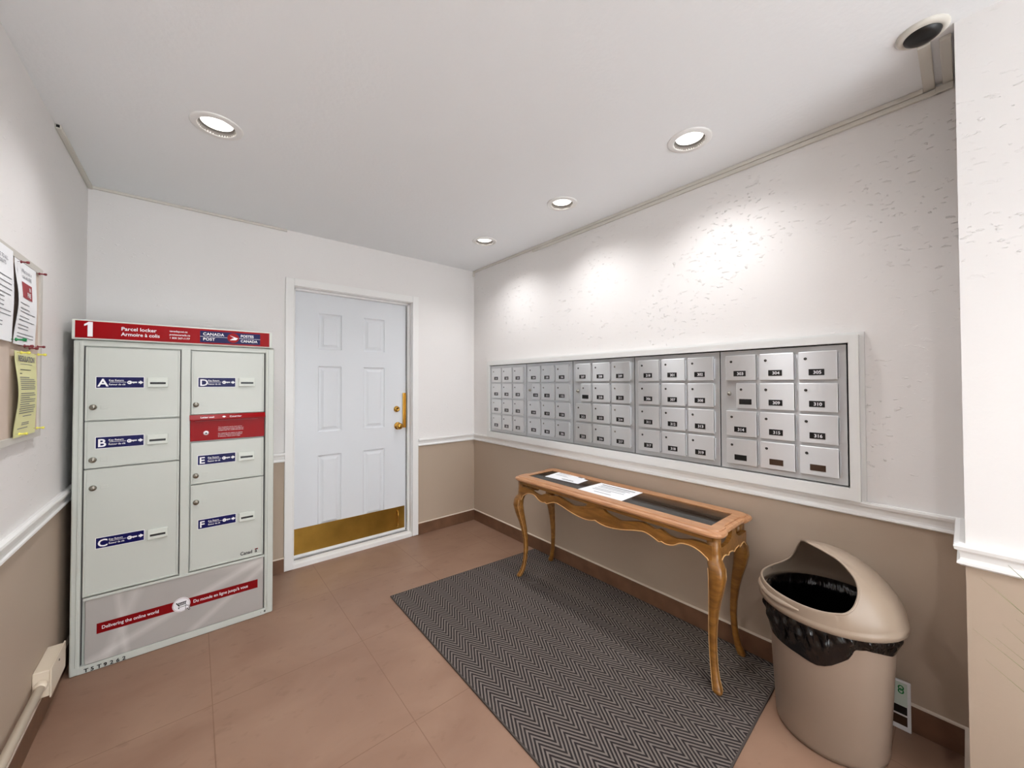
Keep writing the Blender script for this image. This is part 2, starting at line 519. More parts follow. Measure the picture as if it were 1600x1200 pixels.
# ceiling with round openings for the recessed lamps
mb = MB(M_CEIL)
HOLE_R, HS = 0.070, 0.10
xs = sorted(set([XL, 0.0]+[round(l[0]+d, 4) for l in LIGHTS for d in (-HS, HS)]))
ys = sorted(set([YF, 0.0]+[round(l[1]+d, 4) for l in LIGHTS for d in (-HS, HS)]))
def in_cell(x0, x1, y0, y1):
    return None
done = set()
sq = [(l[0]-HS, l[0]+HS, l[1]-HS, l[1]+HS) for l in LIGHTS]
for i in range(len(xs)-1):
    for j in range(len(ys)-1):
        cx, cy = (xs[i]+xs[i+1])/2, (ys[j]+ys[j+1])/2
        if any(a < cx < b and c < cy < d for a, b, c, d in sq): continue
        mb.add([(xs[i], ys[j], H), (xs[i+1], ys[j], H), (xs[i+1], ys[j+1], H), (xs[i], ys[j+1], H)], [(3, 2, 1, 0)])
for lx, ly in LIGHTS:
    n = 40; V = []; Fs = []
    for k in range(n):
        a = 2*pi*k/n; c_, s_ = cos(a), sin(a)
        mm_ = HS/max(abs(c_), abs(s_))
        V += [(lx+HOLE_R*c_, ly+HOLE_R*s_, H), (lx+mm_*c_, ly+mm_*s_, H)]
    for k in range(n):
        j = (k+1) % n; Fs.append((2*k, 2*j, 2*j+1, 2*k+1))
    mb.add(V, Fs)
mb.box(XL-0.12, 0.12, YF-0.12, 0.12, H+0.25, H+0.30)
struct('ceiling', mb)

DX0, DX1, DZ = -1.572, -0.652, 2.045      # door opening
mb = MB(M_WALLS)
mb.box(XL-0.12, DX0, 0.0, 0.12, 0, H+0.25)
mb.box(DX1, 0.12, 0.0, 0.12, 0, H+0.25)
mb.box(DX0, DX1, 0.0, 0.12, DZ, H+0.25)
struct('wall_back', mb)
mb = MB(M_WALL)
mb.box(0.0, 0.12, YF-0.12, 0.0, 0, H+0.25)
mb.box(BX, 0.0, YF, BY, 0, H)
struct('wall_right', mb)
mb = MB(M_WALLS); mb.box(XL-0.12, XL, YF-0.12, 0.0, 0, H+0.25); struct('wall_left', mb)
# wall behind the camera with the glazed street entrance
WX0, WX1, WZ0, WZ1 = -2.48, -0.38, 0.06, 2.32
mb = MB(M_WALLS)
mb.box(XL, WX0, YF-0.12, YF, 0, H+0.25); mb.box(WX1, 0, YF-0.12, YF, 0, H+0.25)
mb.box(WX0, WX1, YF-0.12, YF, WZ1, H+0.25); mb.box(WX0, WX1, YF-0.12, YF, 0, WZ0)
struct('wall_front', mb)
wn = bpy.data.objects.new('window_1', None); COL.objects.link(wn); wn['kind'] = 'structure'
mb = MB(M_TRIM)
for x0, x1 in ((WX0, WX0+0.06), (WX1-0.06, WX1), (-1.49, -1.41)): mb.box(x0, x1, YF-0.10, YF-0.02, WZ0, WZ1, bev=0.004)
for z0, z1 in ((WZ0, WZ0+0.08), (WZ1-0.06, WZ1), (1.0, 1.06)): mb.box(WX0+0.06, WX1-0.06, YF-0.095, YF-0.025, z0, z1, bev=0.004)
o = part('window_frame', mb, wn)
mb = MB(M_WINGLASS); mb.box(WX0+0.05, WX1-0.05, YF-0.065, YF-0.060, WZ0+0.05, WZ1-0.05); part('window_glass', mb, wn)

# baseboards (brown tile) with a pale caulk line on top
BT, BH = 0.012, 0.098
M_CAULK = mat('pale_caulk', (226, 212, 198), rough=0.6)
def base(name, boxes):
    mb = MB([M_BASE, M_CAULK])
    for (x0, x1, y0, y1) in boxes:
        mb.box(x0, x1, y0, y1, 0, BH, bev=0.0015, seg=1)
        dx = 0.0; mb.box(x0, x1, y0, y1, BH, BH+0.006, 1)
    struct(name, mb)
base('baseboard_back', [(XL, -1.623, -BT, 0), (-0.598, -BT, -BT, 0)])
base('baseboard_right', [(-BT, 0, BY+BT, 0)])
base('baseboard_left', [(XL, XL+BT, YF, 0)])
base('baseboard_corner', [(BX-BT, 0, BY, BY+BT), (BX-BT, BX, YF, BY)])

# chair rail: moulded profile (out, z)
RP = [(0, .842), (.012, .845), (.022, .843), (.024, .836), (.022, .826), (.014, .822), (.012, .816), (.010, .802),
      (.012, .795), (.017, .791), (.018, .784), (.012, .780), (.010, .778), (0, .778)]
def rail(name, segs):
    """segs: list of (start, end, outdir) in plan; mitre handled by overlap"""
    mb = MB(M_TRIM)
    for (ax, ay), (bx, by), (ox, oy), e0, e1 in segs:
        d = Vector((bx-ax, by-ay)).normalized(); V = []; n = len(RP)
        for (px, py, e, sgn) in ((ax, ay, e0, -1), (bx, by, e1, 1)):
            for out, z in RP:
                V.append((px+ox*out+d.x*sgn*out*e, py+oy*out+d.y*sgn*out*e, z))
        Fs = [(i, (i+1) % n, n+(i+1) % n, n+i) for i in range(n)]
        cr_ = d.x*oy-d.y*ox
        if cr_ > 0: Fs = [f[::-1] for f in Fs]
        mb.add(V, Fs, 0, False)
        mb.add(V, [tuple(range(n)), tuple(range(n, 2*n))], 0, False)
    struct(name, mb)
rail('trim_1', [((XL, 0), (-1.623, 0), (0, -1), -1, 0)])
rail('trim_2', [((-0.598, 0), (0, 0), (0, -1), 0, -1)])
rail('trim_3', [((0, 0), (0, BY), (-1, 0), -1, -1)])
rail('trim_4', [((0, BY), (BX, BY), (0, 1), -1, 1), ((BX, BY), (BX, YF), (-1, 0), 1, 0)])
rail('trim_5', [((XL, YF), (XL, 0), (1, 0), 0, -1)])
# rounded corner bead of the protruding corner, painted like the wall around it
# ------------------------------------------------------------------ door in the back wall
dr = bpy.data.objects.new('door_1', None); COL.objects.link(dr); dr['kind'] = 'structure'; dr.location = (-1.11, 0, 0)
mb = MB(M_TRIM)
cw = 0.052
for x0, x1, z0, z1 in ((DX0-cw, DX0+0.002, 0.006, DZ+cw), (DX1-0.002, DX1+cw, 0.006, DZ+cw), (DX0+0.002, DX1-0.002, DZ-0.002, DZ+cw)):
    mb.box(x0, x1, -0.016, 0.001, z0, z1, bev=0.003)
part('door_casing', mb, dr)
mb = MB(M_TRIM)
DY = 0.080      # face of the slab
for x0, x1, y0, y1, z0, z1 in ((DX0, DX0+0.006, 0, 0.12, 0, DZ), (DX1-0.006, DX1, 0, 0.12, 0, DZ), (DX0, DX1, 0, 0.12, DZ-0.006, DZ),
        (DX1-0.020, DX1-0.006, 0.045, DY-0.004, 0.03, DZ-0.006), (DX0+0.006, DX0+0.020, 0.045, DY-0.004, 0.03, DZ-0.006), (DX0, DX1, 0.045, DY-0.004, DZ-0.020, DZ-0.006)):
    mb.box(x0, x1, y0, y1, z0, z1, bev=0.001, seg=1)
part('door_jamb', mb, dr)
mb = MB([M_DARK]); mb.box(DX0+0.006, DX1-0.006, 0.125, 0.13, 0.0, DZ)
mb.box(DX1-0.026, DX1-0.006, DY+0.004, DY+0.03, 0.03, DZ-0.02)
part('weather_seal', mb, dr)
# slab with six raised panels
SX0, SX1, SZ0, SZ1 = DX0+0.009, DX1-0.023, 0.055, DZ-0.010
cols_ = [(-1.388, -1.216), (-1.046, -0.868)]
rows_ = [(0.233, 0.781), (0.960, 1.468), (1.598, 1.878)]
bxs = [SX0]+[c for r_ in cols_ for c in r_]+[SX1]
bzs = [SZ0]+[c for r_ in rows_ for c in r_]+[SZ1]
mb = MB(M_DOOR)
for i in range(len(bxs)-1):
    for j in range(len(bzs)-1):
        x0, x1, z0, z1 = bxs[i], bxs[i+1], bzs[j], bzs[j+1]
        if i % 2 == 1 and j % 2 == 1:
            prev = None; V = []; Fs = []
            for ins, dep in ((0, 0), (0.005, 0.007), (0.012, 0.010), (0.020, 0.0095), (0.036, 0.0030), (0.038, 0.0012)):
                V += [(x0+ins, DY+dep, z0+ins), (x1-ins, DY+dep, z0+ins), (x1-ins, DY+dep, z1-ins), (x0+ins, DY+dep, z1-ins)]
            for k in range(5):
                for q in range(4):
                    r_ = (q+1) % 4; Fs.append((4*k+q, 4*k+r_, 4*k+4+r_, 4*k+4+q))
            Fs.append((20, 21, 22, 23)); mb.add(V, Fs)
        else:
            mb.add([(x0, DY, z0), (x1, DY, z0), (x1, DY, z1), (x0, DY, z1)], [(0, 1, 2, 3)])
mb.box(SX0, SX1, DY+0.012, DY+0.044, SZ0, SZ1)
for x in (SX0, SX1-0.001): mb.box(x, x+0.001, DY, DY+0.01, SZ0, SZ1)
mb.box(SX0, SX1, DY, DY+0.01, SZ0, SZ0+0.001)
part('door_slab', mb, dr)
mb = MB([M_KICK, M_BRASS]); mb.box(SX0+0.002, SX1-0.012, DY-0.002, DY, 0.066, 0.257, bev=0.0006, seg=1)
kp = part('kick_plate', mb, dr, 'worn brass kick plate')
mb = MB([M_BRASS, M_BLACK])
mb.tube([(-0.752, DY-0.006, 0.228), (-0.752, DY-0.020, 0.205), (-0.752, DY-0.024, 0.16), (-0.752, DY-0.016, 0.118), (-0.750, DY-0.006, 0.098)], [0.008, 0.006, 0.005, 0.006, 0.009], 10)
mb.box(-0.765, -0.739, DY-0.006, DY-0.002, 0.195, 0.235, bev=0.001); mb.lathe([(0, 0), (.009, 0), (.009, .012), (0, .012)], 14, Matrix.Translation((-0.750, DY-0.008, 0.096)) @ Matrix.Rotation(-pi/2, 4, 'X'))
part('door_stop', mb, kp)
RY = Matrix.Rotation(pi/2, 4, 'X')          # lathe axis to -Y
mb = MB(M_BRASS)
mb.lathe([(0, .062), (.012, .062), (.022, .057), (.028, .046), (.027, .034), (.018, .025), (.011, .020), (.011, .010), (.026, .008), (.032, .004), (.033, 0)], 28, Matrix.Translation((-0.750, DY, 0.963)) @ RY)
part('door_knob', mb, dr, 'round brass door knob')
mb = MB([M_BRASS, M_BLACK])
mb.lathe([(0, .016), (.010, .016), (.012, .020), (.018, .019), (.024, .012), (.027, 0)], 26, Matrix.Translation((-0.760, DY, 1.110)) @ RY)
mb.box(-0.761, -0.759, DY-0.0175, DY-0.0155, 1.104, 1.116, 1)
part('deadbolt', mb, dr, 'round brass deadbolt')
mb = MB(M_BRASS)
mb.box(-0.708, -0.686, DY-0.010, DY-0.006, 0.945, 1.250, bev=0.001); mb.box(-0.690, -0.684, DY-0.022, DY-0.006, 0.945, 1.250, bev=0.001)
part('latch_guard', mb, dr, 'tall narrow brass latch guard')
mb = MB([M_TRIM, M_GROOVE])
mb.prism([(0.0, 0.0), (0.0, 0.030), (0.02, 0.040), (0.12, 0.040), (0.12, 0)], DX0+0.006, DX1-0.006, 'x')
mb.box(DX0+0.006, DX1-0.006, 0.055, 0.062, 0.040, 0.043, 1)
mb.box(DX0+0.009, DX1-0.028, DY-0.004, DY, 0.045, 0.066)
part('threshold', mb, dr)

# ------------------------------------------------------------------ recessed ceiling lamps
LL = ['white recessed ceiling downlight on the left, above the parcel locker',
      'smallest looking recessed downlight, nearest the back wall corner',
      'middle recessed downlight of the row along the mailbox wall',
      'largest looking recessed downlight of the row along the mailbox wall',
      'recessed downlight on the left between the parcel locker and the notice board',
      'unseen fill downlight added near the entrance on the left side',
      'unseen fill downlight added near the entrance on the right side',
       'unseen fill downlight added in the middle of the ceiling behind the viewpoint']
def downlight(x, y, label):
    t = thing('recessed_downlight', label, 'ceiling light', (x, y, H), 'recessed lobby downlights')
    T = Matrix.Translation((x, y, H))
    mb = MB(M_TRIM); mb.lathe([(.093, 0), (.0925, -.003), (.088, -.005), (.071, -.007), (.0665, -.0065), (.066, 0)], 48, T); part('trim_ring', mb, t)
    mb = MB(M_BAFFLE); mb.lathe([(.0664, -.005), (.0655, .004), (.062, .012), (.0575, .014)], 40, T); part('baffle', mb, t, 'grey baffle ring')
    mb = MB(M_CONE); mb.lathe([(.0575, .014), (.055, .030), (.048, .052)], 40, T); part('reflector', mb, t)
    mb = MB(M_LENS); mb.lathe([(.048, .052), (.040, .046), (.02, .042), (.0, .041)], 40, T); part('lamp', mb, t, 'glowing lamp')
    ld = bpy.data.lights.new('lamp_light', 'SPOT'); ld.energy = (SPOT_W*1.6 if y == -1.95 else SPOT_W*1.25 if y == -3.35 else SPOT_W) if y > -3.4 else SPOT_W_FILL; ld.color = SPOT_COL
    ld.spot_size = radians(140); ld.spot_blend = 1.0; ld.shadow_soft_size = 0.03
    lo = bpy.data.objects.new('lamp_light', ld); COL.objects.link(lo); lo.parent = t; lo.location = (0, 0, -0.012)
for (x, y), l_ in zip(LIGHTS, LL): downlight(x, y, l_)

# ------------------------------------------------------------------ parcel locker
FY = -0.498     # front plane
LX0, LX1 = -2.545, -1.757
t = thing('parcel_locker', 'tall pale grey community parcel locker with red header standing beside the white door', 'parcel locker', ((LX0+LX1)/2, FY/2, 0))
mb = MB([M_ENAMEL, M_GROOVE])
mb.box(LX0, LX1, FY+0.020, -0.03, 0.0, 1.545, bev=0.004)                       # carcass
# outer face frame
mb.box(LX0, -2.512, FY, FY+0.03, 0.002, 1.538, bev=0.006)
mb.box(-1.800, LX1, FY, FY+0.03, 0.002, 1.538, bev=0.006)
mb.box(-2.520, -1.795, FY+0.001, FY+0.03, 0.002, 0.036, bev=0.002)
mb.box(-2.520, -1.795, FY+0.002, FY+0.03, 1.512, 1.538, bev=0.003)
mb.box(-2.526, -2.523, FY-0.004, FY+0.01, 0.04, 1.53, bev=0.001, seg=1)
mb.box(-1.787, -1.784, FY-0.004, FY+0.01, 0.04, 1.53, bev=0.001, seg=1)
mb.box(-2.171, -2.134, FY-0.001, FY+0.03, 0.336, 1.515, bev=0.003)              # centre post
mb.box(-2.505, -1.80, FY-0.004, FY+0.02, 0.333, 0.345, bev=0.002)               # sill above the printed panel
mb.box(-2.512, -2.508, FY+0.008, FY+0.021, 0.04, 1.51, 1)
mb.box(-1.806, -1.801, FY+0.008, FY+0.021, 0.04, 1.51, 1)
mb.box(-2.174, -2.171, FY+0.008, FY+0.021, 0.35, 1.51, 1)
part('cabinet', mb, t)
# identification number along the bottom
mb = MB(M_BINK)
for k, ch in enumerate('T5T9262'):
    mb.text(ch, 0.023, frame_xz(-2.498+k*0.0207, FY-0.0006, 0.0065), bold=0.035)
part('serial_number', mb, t, 'black serial number T5T9262')
mb = MB(M_BINK)
mb.text('1', 0.012, frame_xz(-1.818, FY-0.0006, 0.014)); mb.text('8', 0.014, frame_xz(-1.800, FY-0.0006, 0.0155), bold=0.06)
part('size_mark', mb, t)

# header sign
mb = MB([M_ENAMEL2, M_RED, M_WINK, M_NAVY])
mb.box(-2.550, -1.770, FY-0.010, -0.05, 1.541, 1.633, bev=0.004)
mb.box(-2.539, -1.784, FY-0.0115, FY-0.009, 1.548, 1.627, 1)
Z = FY-0.0122
mb.prism([(-2.484, 1.623), (-2.497, 1.623), (-2.511, 1.611), (-2.511, 1.603), (-2.500, 1.609), (-2.500, 1.555), (-2.484, 1.555)], Z, FY-0.011, 'y', 2)
mb.text('Parcel locker', 0.0235, frame_xz(-2.391, Z, 1.5925), 2, bold=0.012, xs=1.0)
mb.text('Armoire à colis', 0.0235, frame_xz(-2.391, Z, 1.5665), 2, bold=0.012, xs=0.93)
for i, s_ in enumerate(('canadapost.ca', 'postescanada.ca', '1 800 267-1177')):
    mb.text(s_, 0.0125, frame_xz(-2.218, Z, 1.600-i*0.0175), 2, bold=0.01)
mb.box(-2.097, -1.829, FY-0.0122, FY-0.011, 1.556, 1.617, 3)
Z2 = FY-0.0128
mb.box(-2.097, -1.829, Z2, FY-0.0115, 1.5862, 1.5878, 2)
mb.text('CANADA', 0.0205, frame_xz(-2.085, Z2, 1.594), 2, bold=0.02, spacing=1.05)
mb.text('POST', 0.0205, frame_xz(-2.085, Z2, 1.5665), 2, bold=0.02, spacing=1.05)
mb.text('POSTES', 0.0195, frame_xz(-1.921, Z2, 1.594), 2, bold=0.02, spacing=1.0, xs=.93)
mb.text('CANADA', 0.0195, frame_xz(-1.921, Z2, 1.5665), 2, bold=0.02, spacing=1.0, xs=.95)
mb.prism(circle(-1.9545, 1.587, 0.0265, 32), Z2-0.0004, FY-0.012, 'y', 1)
mb.prism([(-1.9705, 1.6005), (-1.9330, 1.5865), (-1.9425, 1.5755), (-1.9700, 1.5745), (-1.9600, 1.5830), (-1.9505, 1.5870)], Z2-0.0009, FY-0.0125, 'y', 2)
part('header_sign', mb, t, 'red header sign with white lettering')

def key_icons(mb, x, z, Zf):
    """white key and arrow, x,z centre of the key bow"""
    mb.prism(circle(x, z, 0.0085, 20), Zf, Zf+0.0004, 'y', 2)
    mb.prism(circle(x-0.002, z, 0.0022, 12), Zf-0.0002, Zf+0.0004, 'y', 1)
    mb.box(x+0.006, x+0.026, Zf, Zf+0.0004, z-0.0026, z+0.0034, 2)
    mb.box(x+0.012, x+0.016, Zf, Zf+0.0004, z-0.0046, z, 2)
    mb.prism([(x+0.031, z-0.0042), (x+0.037, z-0.0042), (x+0.037, z-0.0092), (x+0.049, z), (x+0.037, z+0.0092), (x+0.037, z+0.0042), (x+0.031, z+0.0042)], Zf, Zf+0.0004, 'y', 2)

def locker_door(letter, x0, x1, z0, z1, lab, slot, lock, lock_top=False, canada=False):
    """lab=(x0,x1,z0,z1) of the sticker, slot=(x0,x1,z0,z1), lock=(x,z)"""
    g = 0.0015
    mb = MB([M_ENAMEL, M_BINK, M_PRED])
    mb.box(x0+g, x1-g, FY+0.001, FY+0.018, z0+g, z1-g, bev=0.0025)
    # raised border of the pressed door
    w = 0.008
    for a, b, c, d in ((x0+g, x0+g+w, z0+g, z1-g), (x1-g-w, x1-g, z0+g, z1-g), (x0+g+w, x1-g-w, z0+g, z0+g+w)):
        mb.box(a, b, FY-0.003, FY+0.004, c, d, bev=0.0018)
    if canada:
        mb.text('Canad', 0.0255, frame_xz(-1.914, FY+0.0003, 0.371), 1, bold=0.025, xs=.86); mb.text('a', 0.0255, frame_xz(-1.8465, FY+0.0003, 0.371), 1, bold=0.025)
        mb.box(-1.846, -1.842, FY+0.0002, FY+0.0008, 0.385, 0.392, 2); mb.box(-1.842, -1.835, FY+0.0003, FY+0.0008, 0.385, 0.392, 1); mb.box(-1.835, -1.831, FY+0.0002, FY+0.0008, 0.385, 0.392, 2)
    d = part('locker_door', mb, t)
    # sticker
    mb = MB([M_WINK, M_NAVY, M_WINK])
    a, b, c, e = lab
    mb.box(a-0.002, b+0.002, FY+0.0004, FY+0.0012, c-0.002, e+0.002, 0)
    mb.box(a, b, FY, FY+0.001, c, e, 1)
    zf = FY-0.0005; hh = e-c; zc = (c+e)/2; w_ = b-a
    mb.text(letter, hh*0.98, frame_xz(a+w_*0.03, zf, c+hh*0.14), 2, bold=0.02, xs=1.02)
    mb.text('Key Return', hh*0.235, frame_xz(a+w_*0.255, zf, zc+hh*0.12), 2, bold=0.012, xs=0.9)
    mb.text('Retour de clé', hh*0.235, frame_xz(a+w_*0.255, zf, zc-hh*0.26), 2, bold=0.012, xs=0.84)
    mb.box(a+w_*0.27, a+w_*0.62, zf, zf+0.0004, zc+hh*0.01, zc+hh*0.04, 2)
    key_icons(mb, a+w_*0.69, zc, zf)
    part('key_return_label', mb, d, 'navy key return label lettered '+letter)
    # key slot
    mb = MB([M_ENAMEL2, M_BLACK])
    a, b, c, e = slot
    mb.box(a, b, FY-0.009, FY+0.002, c, e, 0, bev=0.003)
    zc = (c+e)/2
    mb.box(a+0.010, b-0.008, FY-0.011, FY-0.006, zc+0.001, zc+0.006, 0, bev=0.0015)
    mb.box(a+0.010, b-0.009, FY-0.0096, FY-0.005, zc-0.009, zc+0.001, 1)
    part('key_slot', mb, d)
    mb = MB([M_LOCK, M_BLACK])
    lx, lz = lock
    mb.lathe([(0, .014), (.006, .014), (.0075, .0125), (.0105, .012), (.0125, .009), (.013, 0)], 24, Matrix.Translation((lx, FY+0.001, lz)) @ RY)
    mb.box(lx-0.001, lx+0.001, FY-0.0136, FY-0.012, lz-0.004, lz+0.004, 1)
    part('lock', mb, d, 'round metal lock')
    # embossed letter pad beside the lock
    mb = MB([M_ENAMEL]); mb.box(lx+0.024, lx+0.048, FY+0.0002, FY+0.0014, lz-0.010, lz+0.010, bev=0.0006, seg=1)
    mb.text(letter, 0.016, frame_xz(lx+0.030, FY-0.0002, lz-0.006), 0)
    part('embossed_letter', mb, d)
cl = (-2.508, -2.174); c2_ = (-2.131, -1.806)
locker_door('A', *cl, 1.162, 1.508, (-2.472, -2.311, 1.316, 1.367), (-2.298, -2.221, 1.317, 1.366), (-2.481, 1.225))
locker_door('B', *cl, 0.940, 1.159, (-2.471, -2.309, 1.031, 1.083), (-2.298, -2.219, 1.031, 1.081), (-2.480, 0.979))
locker_door('C', *cl, 0.350, 0.937, (-2.466, -2.304, 0.563, 0.611), (-2.292, -2.216, 0.559, 0.608), (-2.478, 0.848))
locker_door('D', *c2_, 1.170, 1.508, (-2.102, -1.943, 1.317, 1.366), (-1.928, -1.851, 1.318, 1.366), (-2.111, 1.223))
locker_door('E', *c2_, 0.803, 1.024, (-2.101, -1.940, 0.902, 0.951), (-1.927, -1.851, 0.901, 0.950), (-2.109, 0.847))
locker_door('F', *c2_, 0.350, 0.800, (-2.097, -1.936, 0.563, 0.610), (-1.922, -1.847, 0.561, 0.610), (-2.107, 0.707), canada=True)

# red mail slot
mb = MB([M_RED, M_WINK, M_LOCK, M_BLACK, M_PRED])
mb.box(-2.133, -1.805, FY-0.002, FY+0.015, 1.030, 1.145, bev=0.002)
mb.prism([(FY-0.001, 1.168), (FY-0.016, 1.146), (FY-0.016, 1.141), (FY+0.002, 1.141), (FY+0.004, 1.168)], -2.136, -1.802, 'x')
mb.box(-2.116, -1.837, FY-0.0175, FY-0.002, 1.134, 1.137, 4, bev=0.001, seg=1)
part_m = mb
Mt = Matrix.Translation((0, FY-0.0055, 1.151)) @ Matrix.Rotation(-radians(34), 4, 'X')
def hood(x): return Matrix.Translation((x, FY-0.0135, 1.1508)) @ Matrix(((1, 0, 0, 0), (0, 0.56, -0.83, 0), (0, 0.83, 0.56, 0), (0, 0, 0, 1)))
mb.text('Letter mail', 0.013, hood(-2.092), 1, bold=0.02)
mb.text('Courrier', 0.013, hood(-1.968), 1, bold=0.02, xs=1.15)
mb.add([(-0.009, 0.004, 0), (-0.003, 0.009, 0), (0.003, 0.009, 0), (0.009, 0.004, 0), (0, -0.002, 0)], [(4, 3, 2, 1, 0)], 1, M=hood(-1.992))
mb.lathe([(0, .010), (.008, .010), (.011, .006), (.012, 0)], 20, Matrix.Translation((-2.068, FY-0.002, 1.070)) @ RY, 1)
mb.lathe([(0, .012), (.004, .012), (.004, .009)], 12, Matrix.Translation((-2.068, FY-0.002, 1.070)) @ RY, 3)
small = ['This receptacle may be used only for', 'letters bearing the proper postage and', 'stamped mail. No unaddressed parcels.', '',
         'Ce receptacle est reserve aux lettres', 'portant un affranchissement suffisant', 'et adressees. Aucun colis ni objet.']
for i, s_ in enumerate(small):
    if s_: mb.text(s_, 0.0072, frame_xz(-2.017, FY-0.0028, 1.0945-i*0.0084), 1)
part('mail_slot', mb, t, 'red letter mail slot')

# printed lower panel
tl = bpy.data.objects.new('printed_panel', None)
mb = MB([M_SWIRL]); mb.box(0.0, 0.692, -0.0015, 0.012, 0.0, 0.293, bev=0.001, seg=1)
me = mb.mesh('printed_panel'); pp_ = bpy.data.objects.new('printed_panel', me); COL.objects.link(pp_); pp_.parent = t
pp_.location = Vector((-2.497, FY+0.004, 0.038))-t.location
bpy.data.objects.remove(tl)
mb = MB([M_DRED, M_WINK, M_BINK])
Zb = FY+0.0015
mb.box(-2.460, -1.831, Zb, Zb+0.001, 0.166, 0.213, 0)
mb.text('Delivering the online world', 0.0222, frame_xz(-2.444, Zb-0.0005, 0.183), 1, bold=0.008, xs=0.80)
mb.text("Du monde en ligne jusqu'à vous", 0.0222, frame_xz(-2.114, Zb-0.0005, 0.183), 1, bold=0.008, xs=0.83)
mb.prism(circle(-2.161, 0.191, 0.0355, 40), Zb-0.0008, Zb+0.001, 'y', 1)
mb.prism(circle(-2.161, 0.191, 0.0330, 40), Zb-0.0012, Zb+0.001, 'y', 0)
mb.prism(circle(-2.161, 0.191, 0.0320, 40), Zb-0.0016, Zb+0.001, 'y', 1)
# shopping cart and pointer
c0 = (-2.161, 0.191); zf = Zb-0.0022
def q4(pts, mi): mb.prism([(c0[0]+a, c0[1]+b) for a, b in pts], zf, zf+0.0006, 'y', mi)
q4([(-.022, .013), (-.017, .015), (-.006, -.006), (-.010, -.006)], 2)
for a in (-.011, -.005, .001, .007, .013): q4([(a, .010), (a+.004, .010), (a+.004, -.001), (a+.001, -.001)], 2)
q4([(-.014, .012), (.020, .014), (.020, .0105), (-.012, .009)], 2)
q4([(-.008, -.001), (.018, .001), (.018, -.0015), (-.008, -.003)], 2)
q4([(-.012, -.010), (.016, -.009), (.016, -.011), (-.012, -.012)], 2)
q4([(-.012, -.018), (-.008, -.018), (-.008, -.010), (-.012, -.010)], 2)
zf = Zb-0.003
q4([(.016, -.004), (.016, -.031), (.023, -.025), (.029, -.036), (.035, -.033), (.030, -.022), (.040, -.020)], 2)
zf = Zb-0.0036
q4([(.018, -.008), (.018, -.027), (.024, -.0215), (.030, -.031), (.032, -.030), (.027, -.0195), (.035, -.019)], 1)
sb = MB([M_DRED, M_WINK, M_BINK]); sb.v, sb.f, sb.mi, sb.sm = mb.v, mb.f, mb.mi, mb.sm
me = sb.mesh('banner', root_loc(pp_)); bo = bpy.data.objects.new('banner', me); COL.objects.link(bo); bo.parent = pp_
bo['label'] = 'red banner with white lettering and shopping cart emblem'

# ------------------------------------------------------------------ mailboxes
PX = -0.030          # face of the panels
MZ0, MZ1 = 0.898, 1.4915
MY = [-0.318, -0.806, -1.306, -1.804, -2.302, -2.801]
nums = [[['101', '102', '103'], ['107', '108', '109'], ['113', '114', '115'], ['201', '202', '203']],
        [['104', '105', '106'], ['110', '111', '112'], ['116', '117', '118'], ['204', '205', '206']],
        [['207', '208', '209'], ['', '210', '211'], ['212', '213', '214'], ['215', '216', '217']],
        [['218', '301', '302'], ['306', '307', '308'], ['311', '312', '313'], ['317', '318', '319']],
        [['303', '304', '305'], ['', '309', '310'], ['314', '315', '316'], ['', '', '']]]
ulabels = ['leftmost brushed metal mailbox unit, nearest the room corner, numbered from 101',
           'second brushed metal mailbox unit from the corner, above the left table end, with master lock',
           'middle brushed metal mailbox unit of the row, doors 207 to 217',
           'fourth brushed metal mailbox unit with doors 301, 302 and 306 to 319',
           'rightmost brushed metal mailbox unit with doors 303, 304, 305 and blank plates at the bottom']
R_NX = Matrix.Rotation(-pi/2, 4, 'Y')      # lathe axis to -X
ROWT = [1.467, 1.328, 1.190, 1.051]
